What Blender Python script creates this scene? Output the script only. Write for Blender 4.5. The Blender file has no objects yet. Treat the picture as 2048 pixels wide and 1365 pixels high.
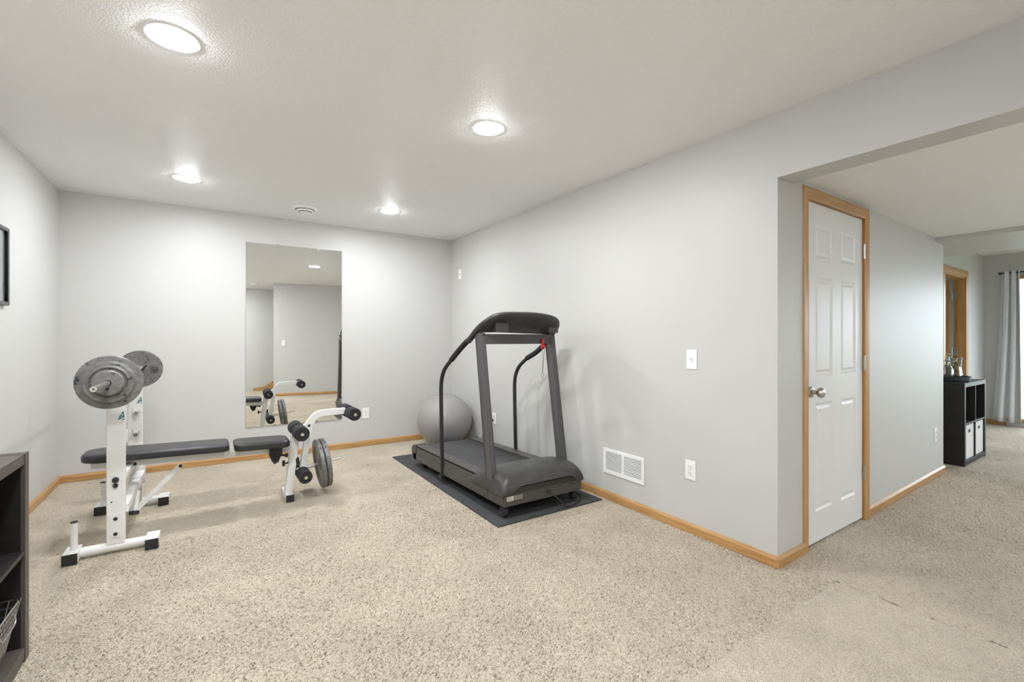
import bpy, bmesh, math, random
from mathutils import Vector, Matrix, Quaternion
random.seed(7)
C = bpy.context
COL = C.scene.collection
PI = math.pi

# ------------------------------------------------------------------ camera
cam_d = bpy.data.cameras.new('camera')
cam = bpy.data.objects.new('camera', cam_d)
COL.objects.link(cam)
cam_d.sensor_width = 36.0
cam_d.lens = 915.0 / 2048.0 * 36.0
cam_d.shift_y = -0.0017
cam_d.clip_start = 0.02
cam_d.clip_end = 200
cam.location = (0, 0, 1.2)
cam.rotation_euler = (PI / 2, 0, -math.atan(609 / 915.0))
C.scene.camera = cam

# ------------------------------------------------------------------ world and exposure
W = bpy.data.worlds.new('world')
C.scene.world = W
W.use_nodes = True
nt = W.node_tree
nt.nodes.clear()
wo = nt.nodes.new('ShaderNodeOutputWorld')
wb = nt.nodes.new('ShaderNodeBackground')
wb.inputs[0].default_value = (0.80, 0.89, 1.0, 1)
wb.inputs[1].default_value = 9.0
nt.links.new(wb.outputs[0], wo.inputs[0])
vs = C.scene.view_settings
vs.view_transform = 'Standard'
vs.look = 'None'
vs.gamma = 1.0
vs.exposure = 0.13
vs.use_curve_mapping = False
LAMP = 355.0       # downlight diffuser emission

def portal(name, loc, rot, sx, sy):
    l = bpy.data.lights.new(name, 'AREA')
    l.shape = 'RECTANGLE'; l.size = sx; l.size_y = sy
    l.cycles.is_portal = True
    o = bpy.data.objects.new(name, l)
    COL.objects.link(o)
    o.location = loc; o.rotation_euler = rot
    return o
portal('daylight_portal', (9.36, .38, 1.07), (0, PI / 2, 0), 2.0, 1.95)
portal('daylight_portal', (7.6, -3.07, 1.4), (-PI / 2, 0, 0), 2.3, 1.15)
portal('daylight_portal', (8.3, 5.07, 1.3), (PI / 2, 0, 0), 1.4, 1.3)

# ------------------------------------------------------------------ materials
def new_mat(name):
    m = bpy.data.materials.new(name)
    m.use_nodes = True
    nt = m.node_tree
    return m, nt, nt.nodes['Principled BSDF']

def setin(b, **kw):
    names = dict(color='Base Color', rough='Roughness', metal='Metallic', spec='Specular IOR Level',
                 coat='Coat Weight', sheen='Sheen Weight', trans='Transmission Weight', ior='IOR')
    for k, v in kw.items():
        if k == 'color': v = (v[0], v[1], v[2], 1)
        b.inputs[names[k]].default_value = v

def plain(name, color, rough=.5, metal=0., noise=0., nscale=40., bump=0., bscale=200., bdist=.001, spec=.5, stretch=None):
    """Principled material with a noise driven colour variation and a fine bump."""
    m, nt, b = new_mat(name)
    setin(b, color=color, rough=rough, metal=metal, spec=spec)
    tc = nt.nodes.new('ShaderNodeTexCoord')
    src = tc.outputs['Object']
    if stretch:
        mp = nt.nodes.new('ShaderNodeMapping'); mp.inputs['Scale'].default_value = stretch
        nt.links.new(src, mp.inputs[0]); src = mp.outputs[0]
    n = nt.nodes.new('ShaderNodeTexNoise'); n.inputs['Scale'].default_value = nscale
    n.inputs['Detail'].default_value = 4
    nt.links.new(src, n.inputs['Vector'])
    r = nt.nodes.new('ShaderNodeValToRGB')
    lo = [max(0, c * (1 - noise)) for c in color]; hi = [min(1, c * (1 + noise)) for c in color]
    r.color_ramp.elements[0].color = (*lo, 1); r.color_ramp.elements[1].color = (*hi, 1)
    r.color_ramp.elements[0].position = .3; r.color_ramp.elements[1].position = .7
    nt.links.new(n.outputs['Fac'], r.inputs[0]); nt.links.new(r.outputs[0], b.inputs['Base Color'])
    if bump:
        n2 = nt.nodes.new('ShaderNodeTexNoise'); n2.inputs['Scale'].default_value = bscale
        nt.links.new(src, n2.inputs['Vector'])
        bp = nt.nodes.new('ShaderNodeBump'); bp.inputs['Strength'].default_value = bump
        bp.inputs['Distance'].default_value = bdist
        nt.links.new(n2.outputs['Fac'], bp.inputs['Height']); nt.links.new(bp.outputs[0], b.inputs['Normal'])
    return m

def wood(name, base, dark, axis=0, rough=.35):
    m, nt, b = new_mat(name)
    setin(b, rough=rough, spec=.45)
    tc = nt.nodes.new('ShaderNodeTexCoord')
    mp = nt.nodes.new('ShaderNodeMapping')
    sc = [55, 55, 55]; sc[axis] = 2.2
    mp.inputs['Scale'].default_value = sc
    n = nt.nodes.new('ShaderNodeTexNoise'); n.inputs['Scale'].default_value = 1.6; n.inputs['Detail'].default_value = 5
    n.inputs['Distortion'].default_value = .5
    r = nt.nodes.new('ShaderNodeValToRGB')
    r.color_ramp.elements[0].color = (*dark, 1); r.color_ramp.elements[1].color = (*base, 1)
    r.color_ramp.elements[0].position = .32; r.color_ramp.elements[1].position = .62
    nt.links.new(tc.outputs['Object'], mp.inputs[0]); nt.links.new(mp.outputs[0], n.inputs['Vector'])
    nt.links.new(n.outputs['Fac'], r.inputs[0]); nt.links.new(r.outputs[0], b.inputs['Base Color'])
    return m

OAK = (.56, .325, .13); OAKD = (.41, .215, .075)
M = {}
M['wall'] = plain('wall_paint', (.59, .584, .57), .46, noise=.006, nscale=3, bump=.08, bscale=260, bdist=.001)
M['white_paint'] = plain('door_paint', (.80, .80, .80), .3, noise=.01, nscale=8)
M['oakx'] = wood('oak_along_x', OAK, OAKD, 0)
M['oaky'] = wood('oak_along_y', OAK, OAKD, 1)
M['oakz'] = wood('oak_upright', OAK, OAKD, 2)
M['plastic_white'] = plain('white_plastic', (.90, .90, .89), .3, noise=.01)
M['slot'] = plain('dark_slot', (.03, .03, .03), .6)
M['vent_white'] = plain('white_enamel', (.90, .90, .90), .35, noise=.01)
M['tread_frame'] = plain('treadmill_grey_paint', (.070, .066, .063), .42, noise=.08, nscale=25, bump=.05, bscale=500)
M['tread_post'] = plain('treadmill_post_paint', (.085, .083, .084), .36, noise=.06, nscale=18)
M['tread_plastic'] = plain('treadmill_moulded_plastic', (.050, .0485, .0475), .40, noise=.22, nscale=14, bump=.15, bscale=600, bdist=.0006)
M['belt'] = plain('belt_rubber', (.05, .05, .052), .62, noise=.12, nscale=9, bump=.2, bscale=900, bdist=.0005)
M['black_metal'] = plain('black_tube', (.018, .018, .019), .38, noise=.1)
M['foam'] = plain('black_foam', (.022, .022, .023), .9, noise=.2, nscale=60, bump=.5, bscale=700, bdist=.001)
M['rubber'] = plain('black_rubber', (.02, .02, .02), .6, noise=.1)
M['mat'] = plain('rubber_mat', (.047, .047, .05), .75, noise=.14, nscale=5, bump=.4, bscale=500, bdist=.001)
M['vinyl'] = plain('black_vinyl', (.026, .026, .028), .36, noise=.12, nscale=20, bump=.25, bscale=60, bdist=.002)
M['white_metal'] = plain('white_powder_coat', (.78, .77, .75), .33, noise=.03, nscale=12)
M['chrome'] = plain('chrome', (.80, .78, .75), .22, 1.0, noise=.15, nscale=50)
M['nickel'] = plain('brushed_nickel', (.48, .46, .43), .3, 1.0, noise=.08)
M['red'] = plain('red_plastic', (.55, .02, .025), .35, noise=.1)
M['ball'] = plain('silver_vinyl', (.31, .30, .29), .36, noise=.03, nscale=30, bump=.12, bscale=60, bdist=.001, stretch=(1, 1, 8))
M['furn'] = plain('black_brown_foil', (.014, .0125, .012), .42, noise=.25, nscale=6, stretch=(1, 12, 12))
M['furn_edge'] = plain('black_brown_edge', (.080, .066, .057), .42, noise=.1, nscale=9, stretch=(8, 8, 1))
M['bin'] = plain('white_bin_fabric', (.74, .72, .72), .8, noise=.02)
M['curtain'] = plain('pale_grey_curtain_fabric', (.70, .71, .74), .85, noise=.03, nscale=120)
M['rod'] = plain('navy_black_rod', (.012, .014, .022), .35)
M['frame_grey'] = plain('grey_picture_frame', (.09, .09, .095), .45, noise=.1)
M['paper'] = plain('off_white_print', (.74, .76, .74), .6, noise=.03, nscale=4)
M['tray'] = plain('dark_grey_woven_metal', (.045, .05, .06), .4, .4, noise=.3, nscale=120)
M['leaf'] = plain('green_leaf', (.16, .24, .07), .5, noise=.3, nscale=30)
M['petal'] = plain('cream_blossom', (.72, .7, .5), .6)
M['teal'] = plain('teal_decal', (.012, .20, .20), .4)
M['pale_blue'] = plain('pale_blue_decal', (.35, .5, .55), .4)
M['towel'] = plain('white_towel', (.74, .73, .71), .95, noise=.03, bump=.8, bscale=300, bdist=.003)
M['wire'] = plain('bright_wire', (.6, .6, .6), .28, 1.0)
M['label_paper'] = plain('sticker_paper', (.62, .60, .52), .5, noise=.12, nscale=300)
M['label_grey'] = plain('sticker_grey', (.22, .21, .19), .5, noise=.3, nscale=400)
M['cord_white'] = plain('white_cord', (.7, .7, .7), .5)
M['grass'] = plain('lawn', (.13, .15, .10), .9, noise=.4, nscale=2)

def ceiling_mat():
    m, nt, b = new_mat('ceiling_texture_paint')
    setin(b, color=(.90, .90, .895), rough=.55, spec=.3)
    tc = nt.nodes.new('ShaderNodeTexCoord')
    n = nt.nodes.new('ShaderNodeTexNoise'); n.inputs['Scale'].default_value = 150; n.inputs['Detail'].default_value = 3
    n2 = nt.nodes.new('ShaderNodeTexVoronoi'); n2.inputs['Scale'].default_value = 110
    a = nt.nodes.new('ShaderNodeMath'); a.operation = 'ADD'
    bp = nt.nodes.new('ShaderNodeBump'); bp.inputs['Strength'].default_value = .5; bp.inputs['Distance'].default_value = .003
    nt.links.new(tc.outputs['Object'], n.inputs['Vector']); nt.links.new(tc.outputs['Object'], n2.inputs['Vector'])
    nt.links.new(n.outputs['Fac'], a.inputs[0]); nt.links.new(n2.outputs['Distance'], a.inputs[1])
    nt.links.new(a.outputs[0], bp.inputs['Height']); nt.links.new(bp.outputs[0], b.inputs['Normal'])
    return m
M['ceiling'] = ceiling_mat()

def carpet_mat():
    m, nt, b = new_mat('frieze_carpet')
    setin(b, rough=.95, spec=.1, sheen=.15)
    L = nt.links.new
    tc = nt.nodes.new('ShaderNodeTexCoord')
    warp = nt.nodes.new('ShaderNodeTexNoise'); warp.inputs['Scale'].default_value = 70
    mixv = nt.nodes.new('ShaderNodeMix'); mixv.data_type = 'VECTOR'; mixv.inputs[0].default_value = .012
    L(tc.outputs['Object'], warp.inputs['Vector'])
    L(tc.outputs['Object'], mixv.inputs[4]); L(warp.outputs['Color'], mixv.inputs[5])
    vor = nt.nodes.new('ShaderNodeTexVoronoi'); vor.inputs['Scale'].default_value = 115
    vor.inputs['Randomness'].default_value = 1
    L(mixv.outputs[1], vor.inputs['Vector'])
    fine = nt.nodes.new('ShaderNodeTexNoise'); fine.inputs['Scale'].default_value = 250; fine.inputs['Detail'].default_value = 3
    L(tc.outputs['Object'], fine.inputs['Vector'])
    # yarn tones of beige, with shade between tufts painted into the pile's low spots
    ramp = nt.nodes.new('ShaderNodeValToRGB')
    e = ramp.color_ramp.elements
    e[0].position = .30; e[0].color = (.60, .495, .375, 1)
    e[1].position = .62; e[1].color = (.92, .84, .72, 1)
    mid = ramp.color_ramp.elements.new(.45); mid.color = (.80, .705, .575, 1)
    L(fine.outputs['Fac'], ramp.inputs[0])
    # worn and brushed patches
    big = nt.nodes.new('ShaderNodeTexNoise'); big.inputs['Scale'].default_value = 2.6; big.inputs['Detail'].default_value = 5
    L(tc.outputs['Object'], big.inputs['Vector'])
    r2 = nt.nodes.new('ShaderNodeValToRGB')
    r2.color_ramp.elements[0].position = .35; r2.color_ramp.elements[0].color = (.69, .668, .63, 1)
    r2.color_ramp.elements[1].position = .68; r2.color_ramp.elements[1].color = (.82, .80, .76, 1)
    L(big.outputs['Fac'], r2.inputs[0])
    mul = nt.nodes.new('ShaderNodeMix'); mul.data_type = 'RGBA'; mul.blend_type = 'MULTIPLY'; mul.inputs[0].default_value = 1
    L(ramp.outputs[0], mul.inputs[6]); L(r2.outputs[0], mul.inputs[7]); L(mul.outputs[2], b.inputs['Base Color'])
    #
    inv = nt.nodes.new('ShaderNodeMath'); inv.operation = 'MULTIPLY_ADD'; inv.inputs[1].default_value = -1.2; inv.inputs[2].default_value = 1
    L(vor.outputs['Distance'], inv.inputs[0])
    add = nt.nodes.new('ShaderNodeMath'); add.operation = 'MULTIPLY_ADD'; add.inputs[1].default_value = .9
    L(fine.outputs['Fac'], add.inputs[0]); L(inv.outputs[0], add.inputs[2])
    bp = nt.nodes.new('ShaderNodeBump'); bp.inputs['Strength'].default_value = .6; bp.inputs['Distance'].default_value = .004
    L(fine.outputs['Fac'], bp.inputs['Height']); L(bp.outputs[0], b.inputs['Normal'])
    dp = nt.nodes.new('ShaderNodeDisplacement'); dp.inputs['Scale'].default_value = .0075; dp.inputs['Midlevel'].default_value = 1.15
    L(add.outputs[0], dp.inputs['Height']); L(dp.outputs[0], nt.nodes['Material Output'].inputs['Displacement'])
    m.displacement_method = 'BOTH'
    return m
M['carpet'] = carpet_mat()

def plate_mat():
    m, nt, b = new_mat('worn_grey_iron')
    setin(b, rough=.42, metal=.35)
    L = nt.links.new
    tc = nt.nodes.new('ShaderNodeTexCoord')
    n = nt.nodes.new('ShaderNodeTexNoise'); n.inputs['Scale'].default_value = 38; n.inputs['Detail'].default_value = 6
    r = nt.nodes.new('ShaderNodeValToRGB'); e = r.color_ramp.elements
    e[0].position = .33; e[0].color = (.025, .042, .04, 1)
    e[1].position = .37; e[1].color = (.155, .152, .15, 1)
    k = e.new(.6); k.color = (.215, .21, .205, 1)
    L(tc.outputs['Object'], n.inputs['Vector']); L(n.outputs['Fac'], r.inputs[0]); L(r.outputs[0], b.inputs['Base Color'])
    n2 = nt.nodes.new('ShaderNodeTexNoise'); n2.inputs['Scale'].default_value = 160
    bp = nt.nodes.new('ShaderNodeBump'); bp.inputs['Strength'].default_value = .3; bp.inputs['Distance'].default_value = .001
    L(tc.outputs['Object'], n2.inputs['Vector']); L(n2.outputs['Fac'], bp.inputs['Height']); L(bp.outputs[0], b.inputs['Normal'])
    return m
M['plate'] = plate_mat()

def mirror_mat():
    m, nt, b = new_mat('mirror_silver')
    setin(b, color=(.90, .915, .90), rough=.0, metal=1.0)
    return m
M['mirror'] = mirror_mat()

def emit_mat(name, col, s):
    m = bpy.data.materials.new(name); m.use_nodes = True
    nt = m.node_tree; nt.nodes.clear()
    o = nt.nodes.new('ShaderNodeOutputMaterial'); e = nt.nodes.new('ShaderNodeEmission')
    e.inputs[0].default_value = (*col, 1); e.inputs[1].default_value = s
    nt.links.new(e.outputs[0], o.inputs[0])
    return m
M['lamp'] = emit_mat('downlight_glow', (.945, .978, 1.0), LAMP)
M['lamp_added_bright'] = emit_mat('added_camera_light_glow', (.945, .978, 1.0), LAMP * 1.6)  # for the unseen fill light added above the camera
M['lamp_added_hall'] = emit_mat('added_hall_light_glow', (.965, .985, 1.0), LAMP * .8)  # for the unseen fill lights added in the hall

def glass_mat(name, tint=(.95, .98, .97)):
    m = bpy.data.materials.new(name); m.use_nodes = True
    nt = m.node_tree; nt.nodes.clear()
    o = nt.nodes.new('ShaderNodeOutputMaterial')
    t = nt.nodes.new('ShaderNodeBsdfTransparent'); t.inputs[0].default_value = (*tint, 1)
    g = nt.nodes.new('ShaderNodeBsdfGlossy'); g.inputs['Roughness'].default_value = .02
    lw = nt.nodes.new('ShaderNodeLayerWeight'); lw.inputs[0].default_value = .25
    mx = nt.nodes.new('ShaderNodeMixShader')
    nt.links.new(lw.outputs['Facing'], mx.inputs[0])
    nt.links.new(t.outputs[0], mx.inputs[1]); nt.links.new(g.outputs[0], mx.inputs[2])
    nt.links.new(mx.outputs[0], o.inputs[0])
    return m
M['glass'] = glass_mat('clear_glass', (.86, .86, .88))
M['pane'] = glass_mat('window_glass', (.97, .99, .98))

# ------------------------------------------------------------------ mesh helpers
def BM(): return bmesh.new()

def add_box(bm, x0, x1, y0, y1, z0, z1, bev=0., mat=None, seg=2):
    r = bmesh.ops.create_cube(bm, size=1)
    vs_ = r['verts']
    for v in vs_:
        v.co = Vector(((x0 + x1) / 2 + v.co.x * (x1 - x0), (y0 + y1) / 2 + v.co.y * (y1 - y0), (z0 + z1) / 2 + v.co.z * (z1 - z0)))
    if mat is not None:
        for v in vs_: v.co = mat @ v.co
    if bev > 0:
        es = list({e for v in vs_ for e in v.link_edges})
        bmesh.ops.bevel(bm, geom=es, offset=bev, segments=seg, affect='EDGES', profile=.5)

def add_bar(bm, p0, p1, w, h, bev=.002, up=(0, 0, 1)):
    """box of section w (sideways) x h (up) from p0 to p1"""
    p0, p1 = Vector(p0), Vector(p1)
    d = p1 - p0; L = d.length; d.normalize()
    s = d.cross(Vector(up)).normalized(); u = s.cross(d)
    m = Matrix((( *s, 0), (*d, 0), (*u, 0), (0, 0, 0, 1))).transposed()
    m.translation = p0
    add_box(bm, -w / 2, w / 2, 0, L, -h / 2, h / 2, bev, m)

def ring(c, t, n, r, seg, sx=1., sy=1.):
    b = t.cross(n)
    return [c + n * math.cos(2 * PI * i / seg) * r * sx + b * math.sin(2 * PI * i / seg) * r * sy for i in range(seg)]

def add_tube(bm, pts, r, seg=14, caps=True, closed=False, sx=1., sy=1., n0=None):
    pts = [Vector(p) for p in pts]
    rr = r if isinstance(r, (list, tuple)) else [r] * len(pts)
    N = len(pts)
    T = []
    for i in range(N):
        if closed: t = pts[(i + 1) % N] - pts[i - 1]
        else: t = pts[min(i + 1, N - 1)] - pts[max(i - 1, 0)]
        T.append(t.normalized())
    n = Vector(n0) if n0 else (Vector((0, 0, 1)) if abs(T[0].z) < .9 else Vector((1, 0, 0)))
    n = (n - T[0] * n.dot(T[0])).normalized()
    rings = []
    for i in range(N):
        if i:
            q = T[i - 1].rotation_difference(T[i]); n = q @ n
            n = (n - T[i] * n.dot(T[i])).normalized()
        rings.append([bm.verts.new(p) for p in ring(pts[i], T[i], n, rr[i], seg, sx, sy)])
    K = N if closed else N - 1
    for i in range(K):
        a, b = rings[i], rings[(i + 1) % N]
        for j in range(seg):
            bm.faces.new((a[j], a[(j + 1) % seg], b[(j + 1) % seg], b[j]))
    if caps and not closed:
        bm.faces.new(list(reversed(rings[0]))); bm.faces.new(rings[-1])

def smooth_path(pts, n=6):
    """Catmull-Rom resample"""
    P = [Vector(p) for p in pts]; out = []
    for i in range(len(P) - 1):
        p0 = P[max(i - 1, 0)]; p1 = P[i]; p2 = P[i + 1]; p3 = P[min(i + 2, len(P) - 1)]
        for k in range(n):
            t = k / n
            out.append(.5 * ((2 * p1) + (-p0 + p2) * t + (2 * p0 - 5 * p1 + 4 * p2 - p3) * t * t + (-p0 + 3 * p1 - 3 * p2 + p3) * t ** 3))
    out.append(P[-1])
    return out

def add_lathe(bm, prof, origin=(0, 0, 0), axis=(0, 0, 1), seg=40):
    """prof: (radius, height) pairs along axis"""
    o = Vector(origin); a = Vector(axis).normalized()
    n = Vector((1, 0, 0)) if abs(a.x) < .8 else Vector((0, 1, 0))
    n = (n - a * n.dot(a)).normalized(); b = a.cross(n)
    prev = None
    for r, h in prof:
        if r < 1e-6: cur = [bm.verts.new(o + a * h)]
        else: cur = [bm.verts.new(o + a * h + (n * math.cos(2 * PI * i / seg) + b * math.sin(2 * PI * i / seg)) * r) for i in range(seg)]
        if prev:
            if len(prev) == 1 and len(cur) > 1:
                for i in range(seg): bm.faces.new((prev[0], cur[i], cur[(i + 1) % seg]))
            elif len(cur) == 1 and len(prev) > 1:
                for i in range(seg): bm.faces.new((prev[i], cur[0], prev[(i + 1) % seg]))
            elif len(cur) > 1:
                for i in range(seg): bm.faces.new((prev[i], prev[(i + 1) % seg], cur[(i + 1) % seg], cur[i]))
        prev = cur

def add_prism(bm, poly, z0, z1):
    """poly in xy, z0/z1 numbers or functions of (x,y)"""
    f0 = z0 if callable(z0) else (lambda x, y: z0)
    f1 = z1 if callable(z1) else (lambda x, y: z1)
    a = [bm.verts.new((x, y, f0(x, y))) for x, y in poly]
    b = [bm.verts.new((x, y, f1(x, y))) for x, y in poly]
    n = len(poly)
    bm.faces.new(list(reversed(a))); bm.faces.new(b)
    for i in range(n): bm.faces.new((a[i], a[(i + 1) % n], b[(i + 1) % n], b[i]))

def finish(name, bm, mat, smooth=True, angle=35):
    bmesh.ops.remove_doubles(bm, verts=bm.verts, dist=1e-6)
    bmesh.ops.recalc_face_normals(bm, faces=bm.faces)
    me = bpy.data.meshes.new(name)
    bm.to_mesh(me); bm.free()
    me.materials.append(mat)
    if smooth:
        for p in me.polygons: p.use_smooth = True
        me.set_sharp_from_angle(angle=math.radians(angle))
    return me

def origin_of(o):
    v = Vector((0, 0, 0)); p = o
    while p is not None:
        v += p.location; p = p.parent
    return v

def obj(name, bm, mat, parent=None, label=None, world=True, smooth=True, angle=35):
    """links ONE mesh object; with world=True the bmesh is in world coordinates"""
    me = finish(name, bm, mat, smooth, angle)
    o = bpy.data.objects.new(name, me)
    COL.objects.link(o)
    if parent is not None:
        o.parent = parent
        if world: me.transform(Matrix.Translation(-origin_of(parent)))
    elif world:
        xs = [v.co for v in me.vertices]
        c = Vector(((min(v.x for v in xs) + max(v.x for v in xs)) / 2, (min(v.y for v in xs) + max(v.y for v in xs)) / 2, min(v.z for v in xs)))
        me.transform(Matrix.Translation(-c)); o.location = c
    if smooth:
        w = o.modifiers.new('weighted', 'WEIGHTED_NORMAL'); w.keep_sharp = True; w.weight = 80
    if label: o['label'] = label
    return o

def tag(o, label, cat, group=None, kind=None):
    o['label'] = label; o['category'] = cat
    if group: o['group'] = group
    if kind: o['kind'] = kind
    return o

def thing(name, label, cat, loc=(0, 0, 0), rot=(0, 0, 0), group=None):
    o = bpy.data.objects.new(name, None); COL.objects.link(o)
    o.empty_display_size = .1
    o.location = loc; o.rotation_euler = rot
    return tag(o, label, cat, group)

def struct(name, bm, mat, label, cat, smooth=False):
    o = obj(name, bm, mat, smooth=smooth)
    return tag(o, label, cat, kind='structure')

def dup(root, loc, rot=None, label=None):
    r = root.copy(); COL.objects.link(r); r.location = loc
    if rot is not None: r.rotation_euler = rot
    if label: r['label'] = label
    for ch in list(root.children):
        c = ch.copy(); COL.objects.link(c); c.parent = r
        for g in list(ch.children):
            d = g.copy(); COL.objects.link(d); d.parent = c
    return r

# ------------------------------------------------------------------ the room shell
BL = (-1.03, 5.265); BR = (2.545, 5.18); NC = (2.49, 1.226); HC = (5.58, 1.286)
DY = (5.18 - 5.265) / (2.545 + 1.03)
def yback(x): return 5.265 + DY * (x + 1.03)
def xright(y): return 2.49 + (2.545 - 2.49) * (y - 1.226) / (5.18 - 1.226)
def yhall(x): return 1.226 + .06 * (x - 2.49) / 3.09
def zc(x, y): return 2.391 - .0031 * x + .00986 * y
WB0 = (.89, -.37); WB1 = (2.49, -.13)

M['slab'] = plain('slab', (.4, .36, .3), .9)
b = BM(); add_box(b, -1.2, 9.45, -3.15, 5.5, -.14, -.02)
def floor_grid(bm, x0, x1, y0, y1, st):
    nx, ny = int((x1 - x0) / st), int((y1 - y0) / st)
    V = [[bm.verts.new((x0 + (x1 - x0) * i / nx, y0 + (y1 - y0) * j / ny, 0)) for j in range(ny + 1)] for i in range(nx + 1)]
    for i in range(nx):
        for j in range(ny): bm.faces.new((V[i][j], V[i + 1][j], V[i + 1][j + 1], V[i][j + 1]))
floor_grid(b, -.60, 2.60, 1.0, 3.4, .0055)
floor_grid(b, -1.1, 2.62, 3.395, 5.35, .010)
floor_grid(b, -1.1, 2.60, -1.8, 1.005, .02)
floor_grid(b, -1.1, -.595, 1.0, 3.4, .012)
floor_grid(b, 2.595, 5.8, -.6, 1.45, .010)
floor_grid(b, 2.595, 5.8, -3.1, -.595, .05)
floor_grid(b, 5.795, 9.4, -.2, 1.9, .02)
floor_grid(b, 5.795, 9.4, -3.1, -.195, .05)
floor_grid(b, 6.3, 9.4, 1.895, 5.1, .05)
struct('floor', b, M['carpet'], 'beige frieze carpet running through the exercise room and hall', 'floor')

b = BM(); add_prism(b, [(-1.2, -1.8), (2.49, -1.8), (2.49, 1.226), (2.56, 5.4), (-1.2, 5.4)], zc, lambda x, y: zc(x, y) + .1)
struct('ceiling', b, M['ceiling'], 'white textured ceiling with recessed lights over the exercise room', 'ceiling')
b = BM(); add_prism(b, [(2.65, -3.1), (5.32, -3.1), (5.32, 1.4), (2.65, 1.4)], 2.092, 2.16)
struct('ceiling_hall', b, M['ceiling'], 'low textured hall ceiling above the white closet door', 'ceiling')
b = BM(); add_prism(b, [(5.32, -3.1), (6.36, -3.1), (6.36, 1.8), (5.32, 1.8)], 2.053, 2.6)
struct('trim_beam', b, M['wall'], 'painted drop beam across the end of the hall', 'beam')
b = BM(); add_prism(b, [(6.36, -3.1), (9.4, -3.1), (9.4, 1.8), (6.36, 1.8)], 2.397, 2.5)
struct('ceiling_far', b, M['ceiling'], 'ceiling of the far room by the curtain', 'ceiling')

b = BM(); add_prism(b, [BL, BR, (BR[0] + .1, BR[1] + .12), (BL[0] - .12, BL[1] + .12)], 0, lambda x, y: zc(x, y) + .02)
struct('wall_back', b, M['wall'], 'off-white back wall that carries the tall mirror', 'wall')
b = BM(); add_prism(b, [(-1.03, -1.8), (-1.03, 5.265), (-1.15, 5.38), (-1.15, -1.8)], 0, lambda x, y: zc(x, y) + .02)
struct('wall_left', b, M['wall'], 'off-white left wall beside the weight bench', 'wall')
b = BM()
add_prism(b, [(2.49, 1.232), BR, (BR[0] + .16, BR[1]), (2.655, 1.237)], 0, lambda x, y: zc(x, y) + .02)
add_prism(b, [(2.49, -.13), (2.49, 1.234), (2.655, 1.238), (2.655, -.13)], 2.05, lambda x, y: zc(x, y) + .02)
add_prism(b, [(2.49, -3.1), (2.655, -3.1), (2.655, -.13), (2.49, -.13)], 0, lambda x, y: zc(x, y) + .02)
struct('wall_right', b, M['wall'], 'off-white right wall behind the treadmill with a wide cased opening', 'wall')
b = BM(); add_prism(b, [WB0, WB1, (2.49, -.25), (.90, -.49)], 0, lambda x, y: zc(x, y) + .02)
struct('wall_behind', b, M['wall'], 'plain wall seen only in the mirror', 'wall')
b = BM(); add_box(b, -1.15, 2.6, -1.85, -1.72, 0, 2.42)
struct('wall_stair', b, M['wall'], 'stairwell wall seen at the left of the mirror', 'wall')

DX0, DX1, DZ = 2.845, 3.628, 1.998
b = BM()
def hw(x0, x1, z0, z1):
    add_prism(b, [(x0, yhall(x0)), (x1, yhall(x1)), (x1, yhall(x1) + .12), (x0, yhall(x0) + .12)], z0, z1)
hw(2.4902, DX0 - .01, 0, 2.049); hw(2.656, DX0 - .01, 2.049, 2.12); hw(DX1 + .01, 5.55, 0, 2.12); hw(DX0 - .01, DX1 + .01, DZ + .01, 2.12)
add_prism(b, [(5.43, 1.40), (5.55, 1.40), (5.55, 1.72), (5.43, 1.72)], 0, 2.12)
add_box(b, 2.6, 5.5, 1.39, 1.46, 0, 2.3)
struct('wall_hall', b, M['wall'], 'hall wall that holds the white panel door', 'wall')

b = BM()
add_box(b, 5.44, 7.42, 1.713, 1.82, 0, 2.45); add_box(b, 8.33, 9.4, 1.713, 1.82, 0, 2.45); add_box(b, 7.42, 8.33, 1.713, 1.82, 2.03, 2.45)
struct('wall_far', b, M['wall'], 'far room wall around the open oak doorway', 'wall')
b = BM()
PY0, PY1, PZ0, PZ1 = -.60, 1.44, .06, 2.08
add_box(b, 9.29, 9.42, PY1, 5.1, 0, 2.6); add_box(b, 9.29, 9.42, -3.1, PY0, 0, 2.6)
add_box(b, 9.29, 9.42, PY0, PY1, PZ1, 2.6); add_box(b, 9.29, 9.42, PY0, PY1, 0, PZ0)
struct('wall_window', b, M['wall'], 'far wall with the patio window behind the grey curtain', 'wall')
b = BM()
add_box(b, 2.5, 6.4, -3.2, -3.0, 0, 2.5); add_box(b, 8.8, 9.42, -3.2, -3.0, 0, 2.5)
add_box(b, 6.4, 8.8, -3.2, -3.0, 2.0, 2.5); add_box(b, 6.4, 8.8, -3.2, -3.0, 0, .8)
struct('wall_near', b, M['wall'], 'side wall of the hall outside the frame', 'wall')
# bedroom beyond the open door
b = BM()
add_box(b, 6.3, 6.4, 1.81, 5.1, 0, 2.5)
add_box(b, 6.3, 7.5, 5.0, 5.12, 0, 2.5); add_box(b, 9.1, 9.4, 5.0, 5.12, 0, 2.5)
add_box(b, 7.5, 9.1, 5.0, 5.12, 0, .6); add_box(b, 7.5, 9.1, 5.0, 5.12, 2.0, 2.5)
struct('wall_bedroom', b, M['wall'], 'walls of the small room beyond the open oak door', 'wall')
b = BM(); add_box(b, 6.3, 9.4, 1.81, 5.12, 2.4, 2.5)
struct('ceiling_bedroom', b, M['ceiling'], 'ceiling of the small room beyond the open oak door', 'ceiling')

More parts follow.
